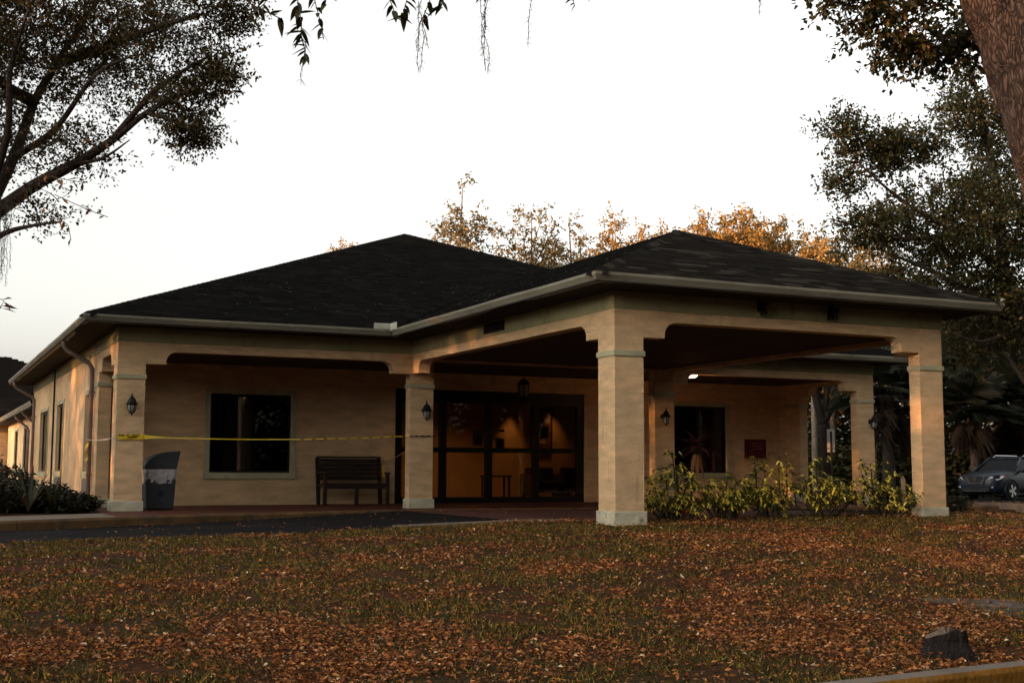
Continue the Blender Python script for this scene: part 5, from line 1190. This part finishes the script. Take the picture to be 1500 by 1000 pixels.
for s in (-1, 1):
    MB().tube([(-2.35,s*.64,1.73),(-2.45,s*.64,1.79),(-4.0,s*.64,1.79),(-4.1,s*.64,1.73)], .022, 6).build('roof_rail', CHROME, car, smooth=True)
    m_ = MB().lathe([(.02,-.10),(.09,-.08),(.10,.05),(.04,.10)], n=10).build('mirror', CARP, car, smooth=True); m_.location = (-1.62, s*1.06, 1.17); m_.rotation_euler = (math.pi/2, 0, .1); m_.scale = (1,.8,1)
    MB().box(-1.66,-1.58,*sorted((s*.9, s*1.0)),1.12,1.17).build('mirror_arm', BLK, car)
    MB().add([(-.04,s*.52,.80),(-.035,s*.60,.94),(-.20,s*.80,.97),(-.52,s*.955,.99),(-.50,s*.965,.90),(-.2,s*.86,.80)] if s > 0 else [(-.04,s*.52,.80),(-.2,s*.86,.80),(-.50,s*.965,.90),(-.52,s*.955,.99),(-.20,s*.80,.97),(-.035,s*.60,.94)], [(0,1,2,3,4,5)]).build('headlight', HEADL, car)
    o_ = LAST[0]; o_.location = (.05, s*.02, 0)
    MB().box(-.53,-.44,*sorted((s*.965, s*.995)),.90,.97).build('amber_marker', AMBER, car)
    MB().lathe([(.001,0),(.035,0),(.03,.02),(.001,.02)], n=10).build('fog_lamp', HEADL, car); o_ = LAST[0]; o_.location = (-.02, s*.72, .52); o_.rotation_euler = (0, math.pi/2, 0)
    MB().add([(.005,s*.46,.95),(.02,s*.30,.66),(.02,s*.22,.66),(.015,s*.36,.95)], [(0,1,2,3) if s > 0 else (3,2,1,0)]).build('grille_trim', CHROME, car); o_ = LAST[0]; o_.location.x = .035
    for x in (-.93, -3.83):
        wl = empty('wheel', (x, s*.90, .38)); wl.parent = car
        t_ = MB().lathe([(.24,-.11),(.33,-.12),(.375,-.09),(.38,0),(.375,.09),(.33,.12),(.24,.11)], n=24).build('tyre', TYRE, wl, smooth=True); t_.rotation_euler = (math.pi/2, 0, 0)
        r_m = MB().lathe([(.24,-.10),(.26,-.10),(.26,.10),(.24,.10)], n=24)
        for k in range(5):
            a = k*1.2566; c, sn = math.cos(a), math.sin(a); r_m.add([(c*.03-sn*.035, sn*.03+c*.035, -s*.121), (c*.03+sn*.035, sn*.03-c*.035, -s*.121), (c*.245+sn*.06, sn*.245-c*.06, -s*.124), (c*.245-sn*.06, sn*.245+c*.06, -s*.124)], [(0,1,2,3)])
        r_m.lathe([(.001,-s*.13),(.06,-s*.13),(.06,-s*.115),(.001,-s*.115)], n=12)
        r_ = r_m.build('rim', ALLOY, wl); r_.rotation_euler = (math.pi/2, 0, 0)
        MB().lathe([(.001,-.02),(.235,-.02),(.235,.02),(.001,.02)], n=20).build('brake_disc', BLK, wl); LAST[0].rotation_euler = (math.pi/2, 0, 0)
        ar = MB().tube([(x+.46*math.cos(t), s*.972, .38+.46*math.sin(t)) for t in np.linspace(-.15, math.pi+.15, 14)], .045, 6).build('wheel_arch', BLK, car)
        MB().prism([(x+.43*math.cos(t), .38+.43*math.sin(t)) for t in np.linspace(0, 6.283, 21)[:-1]], 1, *sorted((s*.70, s*.987))).build('wheel_well', BLK, car)
        wl.location.y = s*.915
MB().box(.02,.045,-.40,.40,.66,.95).build('grille', BLK, car)
MB().box(.045,.065,-.30,.30,.645,.685).build('grille_trim', CHROME, car)
MB().lathe([(.045,0),(.07,0),(.07,.012),(.045,.012)], n=16).build('emblem', CHROME, car); o_ = LAST[0]; o_.location = (.05, 0, .84); o_.rotation_euler = (0, math.pi/2, 0)
MB().box(.05,.06,-.085,.085,.83,.85).build('emblem', CHROME, car)
MB().box(-.02,.04,-.62,.62,.36,.50).build('lower_grille', BLK, car); MB().box(.03,.055,-.50,.50,.345,.375).build('skid_trim', CHROME, car)
MB().box(-4.6,-.35,-.9,.9,.22,.30).build('underbody', BLK, car)
for s in (-1, 1):
    for xa in (-2.55, -3.55): MB().box(xa-.012, xa+.0, *sorted((s*.975, s*.992)), .42, 1.08).build('door_gap', BLK, car)
    for xa in (-2.4, -3.4): MB().box(xa-.16, xa, *sorted((s*.985, s*1.015)), .95, .98).build('door_handle', CHROME, car)
    MB().box(-4.5, -1.45, *sorted((s*.89, s*.915)), 1.135, 1.16).build('window_trim', CHROME, car)

# ------------------------------------------------------------------ fallen leaves and grass on the lawn
def view_scatter(n, dmin, dmax, pw, rng):
    d = dmin+(dmax-dmin)*rng.random(n)**pw; u = rng.uniform(-.60, .60, n); f2 = FW[:2]/np.linalg.norm(FW[:2]); r2 = np.array([f2[1], -f2[0]])
    return CAM[:2]+f2*d[:, None]+r2*(u*d)[:, None]
def lawn_ok(p, m=.03):
    x, y = p[:, 0], p[:, 1]
    ok = (y > -8.49+.085*np.clip(x+3, -20, 8)) & ((y < E_edge(x)-m) | (x > 13.2) | ((x > .6) & (x < 5.4) & (y < .9) & False)) & (y < 10)
    ok |= (y < .9) & (x > -.1) & (x < 9) & (y > -7)
    ok &= ~((x > -.06) & (x < .5) & (y > -.06) & (y < .5)) & ~((x > LX-.5) & (x < LX+.06) & (y > -.06) & (y < .5))
    return ok
rng = np.random.default_rng(100)
p = view_scatter(520000, 6.3, 26, .9, rng); p = p[lawn_ok(p)]
g = fbm(p[:,0]*1.1+5, p[:,1]*1.1+2, 4); left = np.clip((2-p[:,0])/8, 0, 1)*.22*np.clip((p[:,1]+6.5)/6, 0, 1)
gm = g+left
lp = p[rng.random(len(p)) < np.clip(.95-.85*np.clip((gm-.38)/.26, 0, 1)-.35*(vnoise(p[:,0]*4.3, p[:,1]*4.3) > .58), .16, 1)*np.clip(1.35-.075*(p[:,1]+8.4), .4, 1)]; lp = lp[:150000]
hz = Hland(lp[:,0], lp[:,1])+.008+.035*rng.random(len(lp))**2
a = rng.random(len(lp))*6.283; dirs = np.stack([np.cos(a), np.sin(a), rng.normal(0,.28,len(lp))], 1); L_ = .037*(.5+.9*rng.random(len(lp))**1.5+.5*(rng.random(len(lp)) > .93))
V, Fc = leaf_mesh(np.column_stack([lp, hz]), L_, L_*.5, dirs, fold=.28, tilt=1.0, rng=rng)
LEAFLIT = None
LEAFLIT = mat_island('fallen_oak_leaves', [(.07,.022,.009),(.27,.088,.022),(.15,.048,.014),(.44,.165,.036),(.32,.090,.020),(.56,.27,.09),(.72,.54,.36)], .7, .1, .3, pos=[0,.2,.4,.6,.8,.95,1])
tag(mesh_np('fallen_leaves', V, Fc, LEAFLIT), 'brown fallen oak leaves covering the front lawn', 'leaves', kind='stuff')
p = view_scatter(420000, 6.3, 24, .9, rng); p = p[lawn_ok(p)]
g = fbm(p[:,0]*1.1+5, p[:,1]*1.1+2, 4)+np.clip((2-p[:,0])/8, 0, 1)*.22*np.clip((p[:,1]+6.5)/6, 0, 1)
fine = vnoise(p[:,0]*3.1, p[:,1]*3.1)
gp = p[(rng.random(len(p)) < np.clip((g-.38)/.30, 0.16, 1)) & (fine > .33)][:200000]
hz = Hland(gp[:,0], gp[:,1]); n = len(gp); a = rng.random(n)*6.283; h = .014+.036*rng.random(n); ln = rng.normal(0,.6,(n,2))*h[:, None]
bx = np.column_stack([gp, hz]); wv = np.stack([np.cos(a), np.sin(a), np.zeros(n)], 1)*.005
V = np.stack([bx-wv, bx+wv, bx+np.column_stack([ln, h])], 1).reshape(-1, 3); Fc = np.arange(3*n).reshape(-1, 3)
GRASSM = mat_island('lawn_grass', [(.016,.018,.004),(.050,.046,.008),(.14,.105,.015),(.42,.27,.034)], .6, .2, .25, pos=[0,.4,.75,1])
tag(mesh_np('grass', V, Fc, GRASSM), 'short patchy grass growing through the leaf litter', 'grass', kind='stuff')
n = 700; x = rng.uniform(-12, 9, n); f = np.where(rng.random(n) < .55, 1-rng.random(n)**3*.25, rng.random(n)); y = E_edge(x)+(K_edge(x)-.03-E_edge(x))*np.where(rng.random(n) < .4, 1-f, f)
a = rng.random(n)*6.283; V, Fc = leaf_mesh(np.column_stack([x, y, zdrive(x)+.014]), .04*(.6+.8*rng.random(n)), .02*np.ones(n), np.stack([np.cos(a), np.sin(a), rng.normal(0,.2,n)], 1), fold=.25, tilt=.6, rng=rng)
tag(mesh_np('drive_leaves', V, Fc, LEAFLIT), 'loose dry leaves blown along the drive and its kerb', 'leaves', kind='stuff')
# bare sandy patch with roots behind the stump
ps = P(1465, 903, 11.0); zb_ = float(Hland(ps[0], ps[1])); n = 36; V = []
for r in range(5):
    for k in range(n):
        a_ = 6.283*k/n; f = (r+1)/5; rad = f*(1+.25*math.sin(a_*3)+.15*math.sin(a_*5+1)); off = np.append(RT[:2]*rad*.75*math.cos(a_)+FW[:2]*rad*.55*math.sin(a_), 0); x, y = ps[0]+off[0], ps[1]+off[1]; V.append((x, y, float(Hland(x, y))+.018-.034*f*f))
V.append((ps[0], ps[1], zb_+.018))
Fs = [((r+1)*n+k, (r+1)*n+(k+1) % n, r*n+(k+1) % n, r*n+k) for r in range(4) for k in range(n)]+[(len(V)-1, k, (k+1) % n) for k in range(n)]
tag(MB().add(V, Fs).build('bare_earth', mat('sandy_earth', (.10,.075,.058), .95, .35, 5., .8, 40., bdist=.03), smooth=True), kind='structure')
